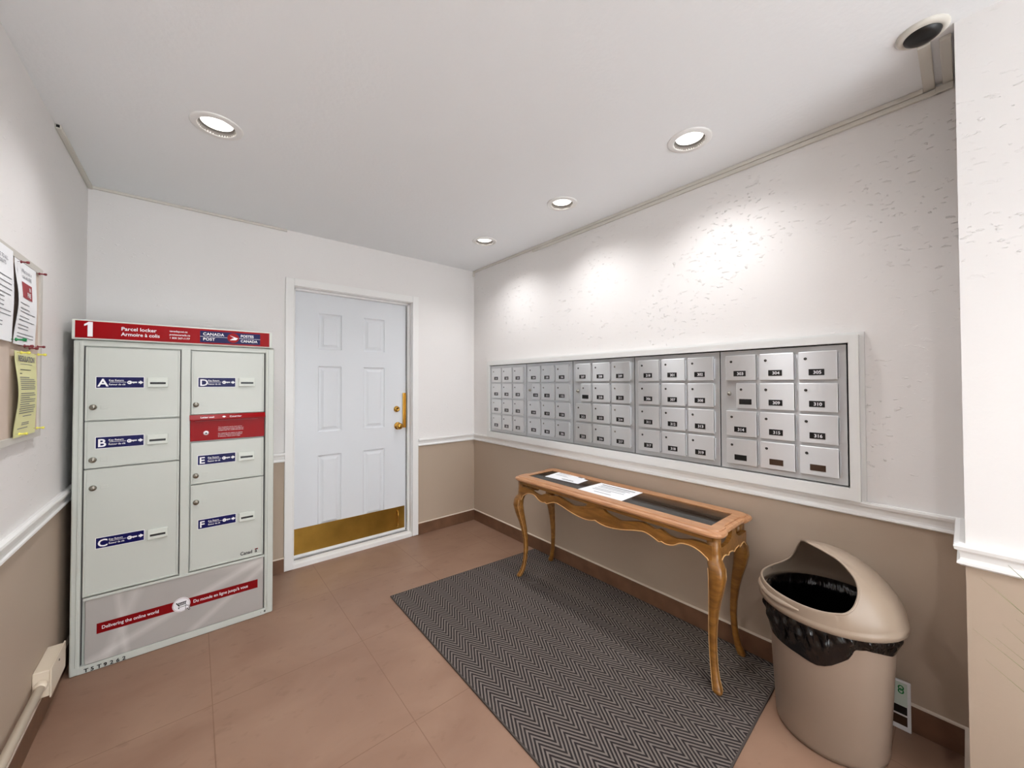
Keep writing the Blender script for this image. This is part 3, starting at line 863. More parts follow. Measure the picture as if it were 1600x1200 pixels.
for u in range(5):
    y0, y1 = MY[u], MY[u+1]; wdt = y0-y1
    t = thing('mailbox_unit', ulabels[u], 'mailboxes', (PX, (y0+y1)/2, MZ0), 'wall mailbox units')
    mb = MB([M_STEEL, M_GROOVE])
    mb.box(PX, PX+0.028, y1+0.0022, y0-0.0022, MZ0+0.002, MZ1-0.002, 0, bev=0.0015)
    part('panel', mb, t)
    sc = wdt/0.4975
    for r in range(4):
        for c in range(3):
            a = y0-sc*[0.030, 0.180, 0.333][c]; b = y0-sc*[0.166, 0.317, 0.468][c]
            lock_door = (r == 1 and c == 0 and u in (1, 2, 4))
            if lock_door: a = y0-sc*0.078
            zt, zb = ROWT[r], ROWT[r]-0.1255
            mb = MB([M_STEEL2])
            mb.box(PX-0.011, PX-0.0015, b, a, zb, zt, bev=0.0028, seg=2)
            mb.box(PX-0.009, PX, b-0.005, b-0.002, zb+0.01, zt-0.01, bev=0.001, seg=1)     # hinge knuckle
            mb.box(PX-0.0015, PX+0.001, b+0.002, a-0.002, zb+0.002, zt-0.002)
            d = part('mailbox_door', mb, t)
            lo = 0.026 if not lock_door else 0.022
            dark_lock = (u*7+r*5+c*3) % 5 != 0
            mb = MB([M_BLACK if dark_lock else M_LOCK, M_LOCK, M_BLACK])
            TL = Matrix.Translation((PX-0.011, a-lo, zt-0.031)) @ R_NX
            mb.lathe([(0, .0016), (.0046, .0016), (.0056, .0006), (.0060, 0)], 18, TL, 0)
            mb.box(PX-0.0130, PX-0.0124, a-lo-0.0006, a-lo+0.0006, zt-0.034, zt-0.028, 2 if not dark_lock else 1)
            part('lock', mb, d)
            pl = a-(0.037 if not lock_door else 0.013); pw = 0.055*min(1, sc)
            n_ = nums[u][r][c]
            blank_brown = (u == 4 and r == 3 and c > 0)
            mb = MB([M_BLACK, M_WINK, M_BROWNWIN])
            mb.box(PX-0.0118, PX-0.0105, pl-pw, pl, zt-0.1045, zt-0.0775, 2 if blank_brown else 0, bev=0.0004, seg=1)
            if n_: mb.text(n_, 0.0195, frame_negx(PX-0.0122, pl-pw*0.56, zt-0.0980), 1, bold=0.02, align='CENTER', xs=1.02)
            part('number_plate', mb, d)
    if u in (1, 2, 4):
        mb = MB([M_LOCK, M_BLACK])
        TL = Matrix.Translation((PX, y0-sc*0.043, ROWT[1]-0.052)) @ R_NX
        mb.lathe([(0, .012), (.003, .012), (.004, .010), (.0065, .010), (.0072, .008), (.0072, .003), (.0105, .002), (.011, 0)], 20, TL, 0)
        mb.lathe([(0, .0124), (.0025, .0124), (.0026, .0115)], 10, TL, 1)
        part('master_lock', mb, t, 'round master lock')

# white surround
t = thing('mailbox_surround', 'white painted wooden frame around the row of metal mailboxes', 'frame', (-0.02, -1.557, 0.86))
FX = -0.044
mb = MB([M_FRAME, M_DARK])
fy0, fy1, fz0, fz1 = -0.272, -2.838, 0.8445, 1.527
mb.plate_hole([(fy0, fz0), (fy1, fz0), (fy1, fz1), (fy0, fz1)], [(-0.312, 0.894), (-2.806, 0.894), (-2.806, 1.4955), (-0.312, 1.4955)], FX, -0.0005, 'x')
mb.plate_hole([(fy0+0.013, fz0), (fy1-0.014, fz0), (fy1-0.014, fz1+0.012), (fy0+0.013, fz1+0.012)], [(fy0-0.001, fz0), (fy1+0.001, fz0), (fy1+0.001, fz1-0.001), (fy0-0.001, fz1-0.001)], -0.016, -0.0005, 'x')
part('frame_moulding', mb, t)
mb = MB(M_DARK); mb.box(-0.0016, -0.0004, -2.806, -0.309, 0.893, 1.496); part('recess_back', mb, t)

# ------------------------------------------------------------------ console table
TX0, TX1, TY0, TY1, TZ = -0.428, -0.026, -2.452, -1.100, 0.697
t = thing('console_table', 'honey oak console table with cabriole legs and glass insert under the mailboxes', 'console table', ((TX0+TX1)/2, (TY0+TY1)/2, 0))
tcx, tcy = (TX0+TX1)/2, (TY0+TY1)/2
hx, hy = (TX1-TX0)/2, (TY1-TY0)/2
def top_outline(off=0.0, n=10):
    """outline with shouldered, rounded corners; off insets it"""
    ax, ay = hx-off, hy-off
    # quarter from (ax,0) to (0,ay)
    q = [(ax-0.012, ay-0.165), (ax-0.012, ay-0.150), (ax-0.010, ay-0.140), (ax-0.003, ay-0.128), (ax, ay-0.112), (ax, ay-0.060)]
    q = [(ax-0.004, 0.0), (ax-0.004, ay-0.24), (ax-0.004, ay-0.20), (ax-0.001, ay-0.17), (ax, ay-0.14), (ax, ay-0.05)]
    for k in range(1, 8):
        a = (pi/2)*k/8; q.append((ax-0.045+0.045*cos(a), ay-0.045+0.045*sin(a)))
    q += [(ax-0.050, ay), (ax-0.078, ay-0.001), (ax-0.090, ay-0.005), (ax-0.100, ay-0.012), (ax-0.115, ay-0.013), (0.0, ay-0.013)]
    pts = q[:]
    pts += [(-x, y) for x, y in q[::-1]][1:]
    pts += [(-x, -y) for x, y in q][1:]
    pts += [(x, -y) for x, y in q[::-1]][1:-1]
    return [(tcx+x, tcy+y) for x, y in pts]
mb = MB([M_OAK])
prof = [(0.020, TZ-0.032), (0.008, TZ-0.030), (0.002, TZ-0.025), (0.0, TZ-0.018), (0.003, TZ-0.010), (0.010, TZ-0.007), (0.014, TZ-0.0045), (0.0155, TZ-0.0065), (0.0175, TZ-0.0065), (0.019, TZ-0.0015), (0.024, TZ)]
rings = [top_outline(o_) for o_, z_ in prof]
n = len(rings[0])
# inner rectangular opening sampled at matching angles
gx0, gx1, gy0, gy1 = -0.352, -0.112, -2.383, -1.172
def rect_pt(x, y):
    # nearest point of the opening rectangle for an outline point
    return (min(max(x, gx0), gx1), min(max(y, gy0), gy1))
inner = [rect_pt(*p) for p in rings[-1]]
V = []; Fs = []
for (o_, z_), r_ in zip(prof, rings): V += [(x, y, z_) for x, y in r_]
V += [(x, y, TZ) for x, y in inner]; V += [(x, y, TZ-0.022) for x, y in inner]
V += [(x, y, TZ-0.032) for x, y in inner]
K = len(prof)+3
for k in range(K-1):
    for i in range(n):
        j = (i+1) % n; Fs.append((k*n+i, k*n+j, (k+1)*n+j, (k+1)*n+i))
for i in range(n):
    j = (i+1) % n; Fs.append(((K-1)*n+i, (K-1)*n+j, j, i))
mb.add(V, Fs, 0, False)
part('tabletop', mb, t)
mb = MB(M_GLASS); mb.box(gx0+0.001, gx1-0.001, gy0+0.001, gy1-0.001, TZ-0.010, TZ-0.004); part('glass_insert', mb, t, 'smoked glass insert')
mb = MB(M_OAK); 
for a in ((gx0-0.01, gx0+0.010, gy0, gy1), (gx1-0.010, gx1+0.01, gy0, gy1)): mb.box(a[0], a[1], a[2], a[3], TZ-0.024, TZ-0.0105)
part('glass_rebate', mb, t)

# scalloped aprons; half profiles (distance from the leg, z of lower edge), mirrored
def apron(name, length, half_low, half_up, place, th=0.018):
    """local u along the apron 0..length, w = z"""
    low = [(u, z) for u, z in half_low] + [(length-u, z) for u, z in half_low[::-1] if abs(u-length/2) > 1e-6]
    upp = [(u, z) for u, z in half_up] + [(length-u, z) for u, z in half_up[::-1] if abs(u-length/2) > 1e-6]
    def interp(P, u):
        for (a, za), (b, zb) in zip(P, P[1:]):
            if a <= u <= b: return za+(zb-za)*((u-a)/(b-a) if b > a else 0)
        return P[-1][1]
    us = sorted(set([round(u, 4) for u, z in low]+[round(u, 4) for u, z in upp]))
    mb = MB([M_OAKD, M_OAKL]); V = []
    for u in us:
        for d in (0, th):
            V.append(place(u, d, interp(low, u))); V.append(place(u, d, interp(upp, u)))
    Fs = []; E = []
    for i in range(len(us)-1):
        a, b = 4*i, 4*(i+1)
        Fs += [(a, b, b+1, a+1), (a+2, a+3, b+3, b+2), (a+1, b+1, b+3, a+3)]
        E += [(a, a+2, b+2, b)]
    Fs += [(0, 1, 3, 2), (4*len(us)-4, 4*len(us)-2, 4*len(us)-1, 4*len(us)-3)]
    mb.add(V, Fs, 0)
    # pale moulded bead following the lower edge
    mb.tube([place(u, -0.001, interp(low, u)+0.002) for u in us], 0.0028, 6, 1)
    part(name, mb, t)
def smooth_pts(P, n=5):
    """Catmull-Rom through control points"""
    out = []
    for i in range(len(P)-1):
        p0 = P[max(i-1, 0)]; p1 = P[i]; p2 = P[i+1]; p3 = P[min(i+2, len(P)-1)]
        for k in range(n):
            s_ = k/n
            x = p1[0]+(p2[0]-p1[0])*s_
            y = 0.5*((2*p1[1])+(-p0[1]+p2[1])*s_+(2*p0[1]-5*p1[1]+4*p2[1]-p3[1])*s_*s_+(-p0[1]+3*p1[1]-3*p2[1]+p3[1])*s_**3)
            out.append((x, y))
    out.append(P[-1]); return out
AF = -0.402
ya, yb = -1.160, -2.406
L_ = ya-yb
low = smooth_pts([(0.0, .535), (0.02, .566), (0.06, .590), (0.10, .598), (0.138, .594), (0.174, .573), (0.21, .567), (0.232, .572)], 4)+smooth_pts([(0.243, .5665), (0.27, .578), (0.31, .590), (0.35, .588), (0.45, .565), (0.53, .554), (0.58, .555), (0.608, .561), (L_/2, .566)], 4)
upp = smooth_pts([(0.0, .627), (0.085, .628), (0.12, .618), (0.16, .609), (0.195, .612), (0.225, .626), (0.243, .630), (0.265, .622), (0.30, .630), (0.34, .636), (0.41, .621), (0.46, .610), (0.52, .620), (0.55, .630), (0.575, .647), (L_/2, .648)], 4)
apron('front_apron', L_, low, upp, lambda u, d, z: (AF+d, ya-u, z))
mb = MB([M_OAKD]); mb.box(AF-0.004, AF+0.020, yb, ya, 0.646, 0.6655, bev=0.002); part('front_rail', mb, t)
apron('rear_apron', L_, [(0, .60), (L_/2, .60)], [(0, .664), (L_/2, .664)], lambda u, d, z: (-0.048-d, ya-u, z), th=-0.016)
sl = -0.072+0.372
low = smooth_pts([(0.0, .548), (0.025, .568), (0.05, .572), (0.085, .562)], 4)+smooth_pts([(0.095, .572), (0.13, .568), (sl/2, .560)], 4)
upp = smooth_pts([(0.0, .618), (0.02, .614), (0.05, .615), (0.09, .617), (0.12, .634), (0.135, .664), (sl/2, .665)], 4)
for yy, sg in ((-2.428, 1), (-1.118, -1)):
    apron('side_apron', sl, low, upp, lambda u, d, z, yy=yy, sg=sg: (-0.372+u, yy+sg*d, z))
# cabriole legs
def leg(x, y, ox, oy):
    """ox, oy: outward signs"""
    mb = MB([M_OAKD, M_OAKL])
    st = [(.666, .000, .0270), (.600, .000, .0270), (.566, .002, .0275), (.556, .009, .0305), (.535, .017, .0330), (.495, .021, .0330), (.440, .013, .0290), (.385, .002, .0235), (.330, -.007, .0195),
          (.260, -.014, .0165), (.200, -.016, .0150), (.140, -.013, .0142), (.090, -.007, .0142), (.050, .001, .0158), (.025, .011, .0180), (.012, .016, .0188), (.0075, .017, .0172)]
    V = []; Fs = []; n = 16
    for z, off, r in st:
        for k in range(n):
            a = 2*pi*k/n+pi/n
            ca, sa = cos(a), sin(a); p_ = 3.4
            s_ = (abs(ca)**p_+abs(sa)**p_)**(-1/p_)
            V.append((x+ox*off+ca*s_*r*0.94, y+oy*off+sa*s_*r*0.94, z))
    for i in range(len(st)-1):
        for k in range(n): Fs.append((i*n+k, (i+1)*n+k, (i+1)*n+(k+1) % n, i*n+(k+1) % n))
    Fs.append(tuple(range(n))); Fs.append(tuple((len(st)-1)*n+k for k in range(n))[::-1])
    mb.add(V, Fs, 0, True)
    # pale worn ridges along the inner edges
    for wx, wy in ((-ox, oy), (ox, -oy)):
        if (wx, wy) == (ox, -oy): pass
        path = [(x+ox*off+wx*r*0.80, y+oy*off+wy*r*0.80, z) for z, off, r in st[4:-1]]
        mb.tube(path, 0.0013, 5, 1)
    part('leg', mb, t)
leg(-0.374, -2.403, -1, -1); leg(-0.374, -1.142, -1, 1); leg(-0.066, -2.382, 0.2, -1); leg(-0.066, -1.122, 0.2, 1)

# papers on the table
def sheet(x0, y0, x1, y1, w, z, mats, seed=1):
    pass
def paper_quad(P, z, th, mats, lines, lab, cat, name='letter', heading=None, group=None):
    """P: four plan corners, origin first (text start corner), second along the text direction, fourth down the page"""
    o_ = Vector(P[0]); ux = (Vector(P[1])-o_); uy = (Vector(P[3])-o_)
    mb = MB(mats)
    V = [(p[0], p[1], z) for p in P]+[(p[0], p[1], z+th) for p in P]
    Fs = [(0, 1, 2, 3), (7, 6, 5, 4), (0, 4, 5, 1), (1, 5, 6, 2), (2, 6, 7, 3), (3, 7, 4, 0)]
    ar = ux.x*uy.y-ux.y*uy.x
    if ar > 0: Fs = [f[::-1] for f in Fs]
    mb.add(V, Fs, 0)
    for (u0, u1, v0, v1, mi) in lines:
        q = [o_+ux*a+uy*b for a, b in ((u0, v0), (u1, v0), (u1, v1), (u0, v1))]
        f = (0, 1, 2, 3) if ar > 0 else (3, 2, 1, 0)
        mb.add([(p.x, p.y, z+th+0.0003) for p in q], [f], mi)
    cx = sum(p[0] for p in P)/4; cy = sum(p[1] for p in P)/4
    return single(name, mb, lab, cat, (cx, cy, z), group)
ZT = TZ-0.0038
paper_quad([(-0.105, -1.235), (-0.085, -1.475), (-0.195, -1.490), (-0.215, -1.250)], ZT, 0.0010, [M_PAPER, M_BINK, M_GINK],
           [(.10, .45, .18, .22, 2), (.10, .55, .32, .35, 2), (.78, .92, .12, .35, 2)], 'white envelope partly under another one on the left of the glass table top', 'envelope', 'envelope')
paper_quad([(-0.150, -1.250), (-0.135, -1.520), (-0.255, -1.535), (-0.275, -1.262)], ZT+0.0012, 0.0010, [M_PAPER, M_BINK, M_GINK],
           [(.08, .40, .15, .19, 2), (.08, .50, .28, .31, 2), (.45, .80, .70, .76, 1), (.50, .85, .82, .85, 2)], 'white envelope lying on top of another on the left of the glass table top', 'envelope', 'envelope')
paper_quad([(-0.120, -1.615), (-0.116, -1.905), (-0.345, -1.915), (-0.350, -1.610)], ZT, 0.0012, [M_PAPER, M_BINK, M_GINK],
           [(.12, .90, .12, .165, 1), (.15, .85, .25, .29, 2), (.15, .80, .36, .39, 2), (.15, .85, .50, .53, 2), (.15, .6, .60, .63, 2), (.3, .7, .78, .81, 2)],
           'white printed notice sheet lying in the middle of the glass table top', 'notice', 'paper_notice')

# ------------------------------------------------------------------ floor mat
mb = MB([M_MAT, M_MATEDGE])
A_, B_, C_, D_ = (-1.170, -0.795), (-0.016, -0.882), (-0.016, -2.560), (-1.196, -2.600)
mb.prism([A_, B_, C_, D_], 0.0005, 0.007, 'z', 0, 1)
def inset(p, q, w):
    d = (Vector(q)-Vector(p)).normalized(); nrm = Vector((d.y, -d.x))
    return [p, q, tuple(Vector(q)+nrm*w), tuple(Vector(p)+nrm*w)]
for p, q in ((A_, B_), (B_, C_), (C_, D_), (D_, A_)):
    P = inset(p, q, 0.006)
    mb.add([(a, b, 0.0075) for a, b in P], [(3, 2, 1, 0)], 1)
single('floor_mat', mb, 'dark grey herringbone entrance mat lying on the tiles under the console table', 'floor mat', (-0.6, -1.7, 0))

# ------------------------------------------------------------------ trash can
BC = Vector((-0.232, -2.762)); BR = 0.216
TH = 0
t = thing('trash_can', 'taupe plastic trash can with open domed hood lid beside the table', 'trash can', (BC.x, BC.y, 0))
mb = MB(M_BIN)
T0 = Matrix.Translation((BC.x, BC.y, 0))
mb.lathe([(.150, .012), (.158, .002), (.166, .004), (.169, .02), (.192, .485), (.192, .495), (.186, .495), (.163, .025), (.150, .02), (0, .02)], 72, T0)
mb.lathe([(0, .010), (.15, .012)], 72, T0)
part('bin_body', mb, t)
# hood lid
ang = radians(135)
dv = Vector((cos(ang), sin(ang))); bv = Vector((-dv.y, dv.x))
h0, s0, zr = 0.214, 0.06, 0.495
def Dst(s, tt):
    w = sqrt(max(BR*BR-s*s, 0))
    if w <= 1e-6 or abs(tt) >= w: return zr
    u = (s0-s)/(s0+BR) if s < s0 else 0.0
    Hh = h0*max(0, 1-abs(u)**1.8)**(1/1.8)
    return zr+Hh*max(0, 1-abs(tt/w)**1.8)**(1/1.8)
half = [(.070, .0, .709), (.062, .022, .706), (.045, .05, .698), (.022, .09, .683), (.008, .125, .657), (.006, .148, .637), (.012, .165, .618), (.024, .179, .597),
        (.048, .192, .568), (.075, .196, .550), (.100, .187, .542), (.125, .171, .536), (.148, .151, .533), (.170, .127, .532), (.189, .096, .532), (.202, .062, .532), (.2095, .030, .532), (.212, .0, .532)]
def cr3(P, n=4):
    out = []
    for i in range(len(P)-1):
        p0 = P[max(i-1, 0)]; p1 = P[i]; p2 = P[i+1]; p3 = P[min(i+2, len(P)-1)]
        for k in range(n):
            s_ = k/n
            out.append(tuple(0.5*((2*p1[c])+(-p0[c]+p2[c])*s_+(2*p0[c]-5*p1[c]+4*p2[c]-p3[c])*s_*s_+(-p0[c]+3*p1[c]-3*p2[c]+p3[c])*s_**3) for c in range(3)))
    out.append(P[-1]); return out
ext = [(half[1][0], -half[1][1], half[1][2])]+half+[(half[-2][0], -half[-2][1], half[-2][2])]
hs = cr3(ext)[4:-4]
far = [(.070, .0, .709), (.060, -.03, .703), (.039, -.084, .682), (.022, -.125, .652), (.012, -.155, .625), (.010, -.180, .590), (.018, -.192, .566), (.036, -.198, .549),
       (.060, -.198, .538), (.090, -.190, .532), (.120, -.173, .530), (.148, -.151, .530), (.170, -.127, .531), (.189, -.096, .532), (.202, -.062, .532), (.2095, -.030, .532), (.212, .0, .532)]
fs_ = cr3(far)
loop = hs+fs_[-2:0:-1]
MC = (0.105, 0.0)
def outer_pt(s_, t_):
    dx, dy = s_-MC[0], t_-MC[1]; L = sqrt(dx*dx+dy*dy); dx /= L; dy /= L
    b_ = MC[0]*dx+MC[1]*dy; c_ = MC[0]**2+MC[1]**2-BR*BR
    k = -b_+sqrt(b_*b_-c_)
    return MC[0]+dx*k, MC[1]+dy*k
NR = 14
V = []; Fs = []; n = len(loop)
for (s_, t_, z_) in loop:
    so, to = outer_pt(s_, t_)
    ze = max(Dst(s_, t_), zr+0.002)
    for k in range(NR+1):
        f = sin(pi/2*k/NR)
        ss, tt = s_+(so-s_)*f, t_+(to-t_)*f
        base_ = (Dst(ss, tt)-zr)/(ze-zr)
        if s_ > 0.10:
            zz = z_+(zr-z_)*(f**6) if k < NR else zr
        else:
            zz = zr+(z_-zr)*max(0, base_)
        if k == NR: zz = zr
        P = BC+dv*ss+bv*tt
        V.append((P.x, P.y, zz))
    P = BC+dv*so*1.012+bv*to*1.012; V.append((P.x, P.y, zr-0.006))
    P = BC+dv*so*1.018+bv*to*1.018; V.append((P.x, P.y, zr-0.022))
K = NR+3
for i in range(n):
    j = (i+1) % n
    for k in range(K-1): Fs.append((i*K+k, i*K+k+1, j*K+k+1, j*K+k))
mb = MB(M_BINL); mb.add(V, Fs, 0, True)
lid = part('hood_lid', mb, t)
md = lid.modifiers.new('thickness', 'SOLIDIFY'); md.thickness = 0.0035; md.offset = 0
bm = bmesh.new(); bm.from_mesh(lid.data); bmesh.ops.recalc_face_normals(bm, faces=bm.faces[:])
bm.to_mesh(lid.data); bm.free()
mb = MB(M_BINL)          # rolled lip around the mouth and grip on the front
pl_ = [(BC+dv*s_+bv*t_).to_tuple()+(z_,) for s_, t_, z_ in loop]; pl_.append(pl_[0])
mb.tube(pl_, 0.0038, 8, caps=False)
gp = []
for k in range(15):
    a = radians(-34+68*k/14); e = 1-abs(k-7)/7.0
    P = BC+dv*(BR*1.006*cos(a))+bv*(BR*1.006*sin(a)); gp.append((P.x, P.y, 0.512-0.006*e))
mb.tube(gp, [0.003+0.007*min(1, 2.5*(1-abs(k-7)/7.0)) for k in range(15)], 8)
part('mouth_lip', mb, lid)

# garbage bag folded over the rim
mb = MB(M_BAG)
random.seed(5)
def bag_low(phi):
    """lower hem height by angle (degrees, measured about the can)"""
    P = BAG
    for (a, za), (b, zb) in zip(P, P[1:]):
        if a <= phi <= b: return za+(zb-za)*(phi-a)/(b-a)
    return P[-1][1]
BAG = [(0, .40), (60, .40), (95, .37), (125, .338), (154, .337), (164, .336), (175, .331), (181, .330), (187.5, .338), (193.5, .350), (201, .371), (207, .388), (210, .406), (212, .424), (222, .427), (236, .416), (254, .396), (280, .395), (300, .40), (360, .40)]
n = 240; V = []; Fs = []
rows = 16
for i in range(n):
    a = 2*pi*i/n; deg = 360.0*i/n
    zl = bag_low(deg)
    wr = 0.0025*sin(a*23+1)+0.002*sin(a*37)+0.0015*sin(a*61+2)
    for k in range(rows+1):
        f = k/rows
        z = 0.4985+(zl-0.4985)*f
        bulge = 0.010*sin(pi*min(1, f*1.02))
        fold = 0.0036*sin(a*29+z*75)+0.0026*sin(a*17-z*120+1)+0.0014*sin(a*53+z*160)
        r = 0.1955+bulge+(wr+fold)*sin(pi*min(1, f*1.1+0.02))
        r -= (0.494-z)*0.048
        V.append((BC.x+r*cos(a), BC.y+r*sin(a), z))
    # inside liner
    V.append((BC.x+0.182*cos(a), BC.y+0.182*sin(a), 0.4985))
    for k in range(1, 10):
        f = k/9
        z = 0.496-0.40*f
        r = 0.1835-0.024*f-0.004*(1+sin(a*7+f*6))*sin(pi*f)-0.0012*(1+sin(a*19+f*9))*f
        if k == 9: r = 0.001; z = 0.10
        V.append((BC.x+r*cos(a), BC.y+r*sin(a), z))
K = rows+11
for i in range(n):
    j = (i+1) % n
    for k in range(rows): Fs.append((i*K+k, i*K+k+1, j*K+k+1, j*K+k))
    Fs.append((j*K, j*K+rows+1, i*K+rows+1, i*K))
    for k in range(rows+1, K-1): Fs.append((j*K+k, j*K+k+1, i*K+k+1, i*K+k))
mb.add(V, Fs, 0, True)
single('garbage_bag', mb, 'black plastic garbage bag lining the taupe trash can and hanging over its rim', 'garbage bag', (BC.x, BC.y, 0.03))

# sign card leaning on the wall behind the can
mb = MB([M_PAPER, M_PALEG, M_GREENIN, M_BLACK, M_BROWNWIN])
cx0 = -0.030
mb.box(cx0, cx0+0.008, -2.967, -2.815, 0.001, 0.186, 0, bev=0.001, seg=1)
mb.box(cx0-0.0006, cx0, -2.958, -2.820, 0.093, 0.180, 1)
mb.box(cx0-0.0008, cx0, -2.957, -2.820, 0.062, 0.092, 3)
mb.box(cx0-0.0008, cx0, -2.957, -2.820, 0.020, 0.055, 4)
def oval(cx, cz, rx, rz, w, mi):
    o1 = [(cx+rx*cos(a), cz+rz*sin(a)*(1-0.18*cos(a)**2*0)) for a in [2*pi*k/28 for k in range(28)]]
    o2 = [(cx+(rx-w)*cos(a), cz+(rz-w)*sin(a)) for a in [2*pi*k/28 for k in range(28)]]
    mb.plate_hole(o1, o2, cx0-0.0010, cx0-0.0004, 'x', mi)
oval(-2.941, 0.160, 0.0085, 0.0095, 0.004, 2); oval(-2.941, 0.147, 0.0085, 0.0095, 0.004, 2)
mb.box(cx0-0.0011, cx0-0.0004, -2.942, -2.940, 0.146, 0.161, 2)
single('sign_card', mb, 'small white and pale green sign card standing behind the trash can', 'sign', (cx0, -2.89, 0.0))

# ------------------------------------------------------------------ notice board and papers on the left wall
t = thing('notice_board', 'taupe fabric notice board in a putty frame on the left wall', 'notice board', (XL, -1.55, 1.13))
BYR = -0.872; BYL = -2.25; BZ0, BZ1 = 1.140, 1.765
mb = MB([M_BOARD]); mb.box(XL+0.002, XL+0.012, BYL, BYR-0.004, BZ0+0.01, BZ1-0.01); part('board_panel', mb, t)
mb = MB([M_BOARDF]); mb.plate_hole([(BYL, BZ0), (BYR, BZ0), (BYR, BZ1), (BYL, BZ1)], [(BYL+.022, BZ0+.022), (BYR-.022, BZ0+.022), (BYR-.022, BZ1-.022), (BYL+.022, BZ1-.022)], XL+0.001, XL+0.018, 'x')
part('board_frame', mb, t)
PXB = XL+0.0195
def wall_sheet(name, y0, y1, z0, z1, mats, lab, content, curl=0.010, group=None, cat='notice'):
    """curved hanging sheet facing +X; content: list of ('bar',u0,u1,v0,v1,mi) / ('text',u,v,size,str,mi,bold)"""
    mb = MB(mats); n = 12; V = []; Fs = []
    def bulge(u, v): return 0.002+curl*(sin(pi*v)**2)*(0.35+0.65*(1-u)**2)
    def P(u, v, d=0.0): return (PXB+bulge(u, v)+d, y0+(y1-y0)*u, z1-(z1-z0)*v)
    for j in range(n+1):
        for i in range(n+1): V.append(P(i/n, j/n))
    for j in range(n):
        for i in range(n):
            a = j*(n+1)+i; Fs.append((a, a+n+1, a+n+2, a+1))
    mb.add(V, Fs, 0, True)
    mb.add([(x-0.0006, y, z) for x, y, z in V], [f[::-1] for f in Fs], 0, True)
    for c in content:
        if c[0] == 'bar':
            _, u0, u1, v0, v1, mi = c; k = 6
            VV = []; FF = []
            for i in range(k+1):
                u = u0+(u1-u0)*i/k; VV += [P(u, v0, 0.0008), P(u, v1, 0.0008)]
            for i in range(k): FF.append((2*i, 2*i+1, 2*i+3, 2*i+2))
            mb.add(VV, FF, mi)
        else:
            _, u, v, size, s_, mi, bold = c
            TV, TF = text_geo(s_, size, bold, 'CENTER', 1.0, 1.0)
            VV = []
            for x, y in TV:
                uu = u+x/abs(y1-y0); vv = v-y/abs(z1-z0); VV.append(P(uu, vv, 0.0016))
            mb.add(VV, TF, mi)
    return single(name, mb, lab, cat, (PXB, (y0+y1)/2, (z0+z1)/2), group)
rnd = random.Random(3)
def lines(v0, v1, cnt, mi, u0=.1, u1=.9):
    out = []
    for k in range(cnt):
        v = v0+(v1-v0)*k/max(1, cnt-1)
        out.append(('bar', u0+rnd.uniform(0, .04), u1-rnd.choice([0, .02, .05, .3]), v, v+0.009, mi))
    return out
wall_sheet('paper_notice', -1.185, -0.972, 1.463, 1.738, [M_PAPER, M_GINK, M_PRED], 'white fire instruction notice with red picture pinned at the top right of the board',
    [('text', .5, .12, .017, 'What to do in', 1, .01), ('text', .5, .19, .017, 'case of a FIRE', 1, .01), ('bar', .24, .74, .24, .43, 2),
     ('text', .62, .32, .018, 'IN', 0, .02), ('text', .56, .40, .022, 'FIRE', 0, .02)]+lines(.50, .50, 1, 1, .1, .6)+lines(.56, .60, 2, 1)+lines(.66, .70, 2, 1)+lines(.76, .80, 2, 1)+lines(.86, .94, 3, 1))
wall_sheet('paper_notice', -1.412, -1.198, 1.466, 1.752, [M_PAPER, M_GINK, M_PRED], 'white notice at the left edge of the picture, pinned left of the fire notice',
    [('text', .5, .14, .016, 'NOTICE TO ALL', 1, .01), ('text', .5, .20, .016, 'RESIDENTS', 1, .01)]+lines(.32, .44, 3, 1)+lines(.50, .72, 6, 1)+lines(.8, .84, 2, 1))
wall_sheet('paper_notice', -1.172, -0.956, 1.160, 1.442, [M_YPAPER, M_BINK, M_GINK], 'pale yellow typed notice pinned below the fire notice',
    [('text', .5, .115, .026, 'REGULATION', 2, .03), ('bar', .22, .78, .145, .150, 2)]+lines(.21, .21, 1, 1, .15, .75)+lines(.255, .255, 1, 1, .12, .55)+lines(.30, .44, 7, 2)+lines(.49, .515, 2, 2)+lines(.54, .72, 8, 2)+lines(.76, .76, 1, 2, .3, .75)+lines(.84, .86, 2, 2, .3, .65)+lines(.90, .90, 1, 2))
def pin(y, z, m_, lab, group, tilt=(0, 0), s=1.0):
    mb = MB([m_, M_LOCK])
    T = Matrix.Translation((XL+0.017, y, z)) @ Matrix.Rotation(pi/2+tilt[0], 4, 'Y') @ Matrix.Rotation(tilt[1], 4, 'X') @ Matrix.Scale(s, 4)
    mb.lathe([(0, .0), (.0006, .001), (.0006, .010), (.0045, .011), (.0048, .013), (.0026, .015), (.0024, .022), (.0042, .024), (.0044, .028), (.003, .030), (0, .030)], 14, T)
    single('push_pin', mb, lab, 'push pin', (XL+0.017, y, z), group)
pin(-0.972, 1.733, M_REDPIN, 'dark red push pin at the top right corner of the fire notice', 'push pins')
pin(-1.160, 1.730, M_REDPIN, 'dark red push pin at the top left corner of the fire notice', 'push pins')
pin(-0.978, 1.468, M_REDPIN, 'dark red push pin at the bottom right corner of the fire notice', 'push pins')
pin(-1.120, 1.460, M_REDPIN, 'left of the two dark red push pins below the middle of the fire notice', 'push pins', s=1.1)
pin(-1.070, 1.456, M_REDPIN, 'right of the two dark red push pins below the middle of the fire notice', 'push pins', s=1.1)
pin(-1.205, 1.474, M_GREENPIN, 'bright green push pin between the two white notices', 'push pins', s=1.2)
pin(-1.150, 1.436, M_YELPIN, 'yellow push pin at the top left corner of the yellow notice', 'push pins', s=1.1)
pin(-0.975, 1.440, M_YELPIN, 'yellow push pin at the top right corner of the yellow notice', 'push pins', s=1.1)
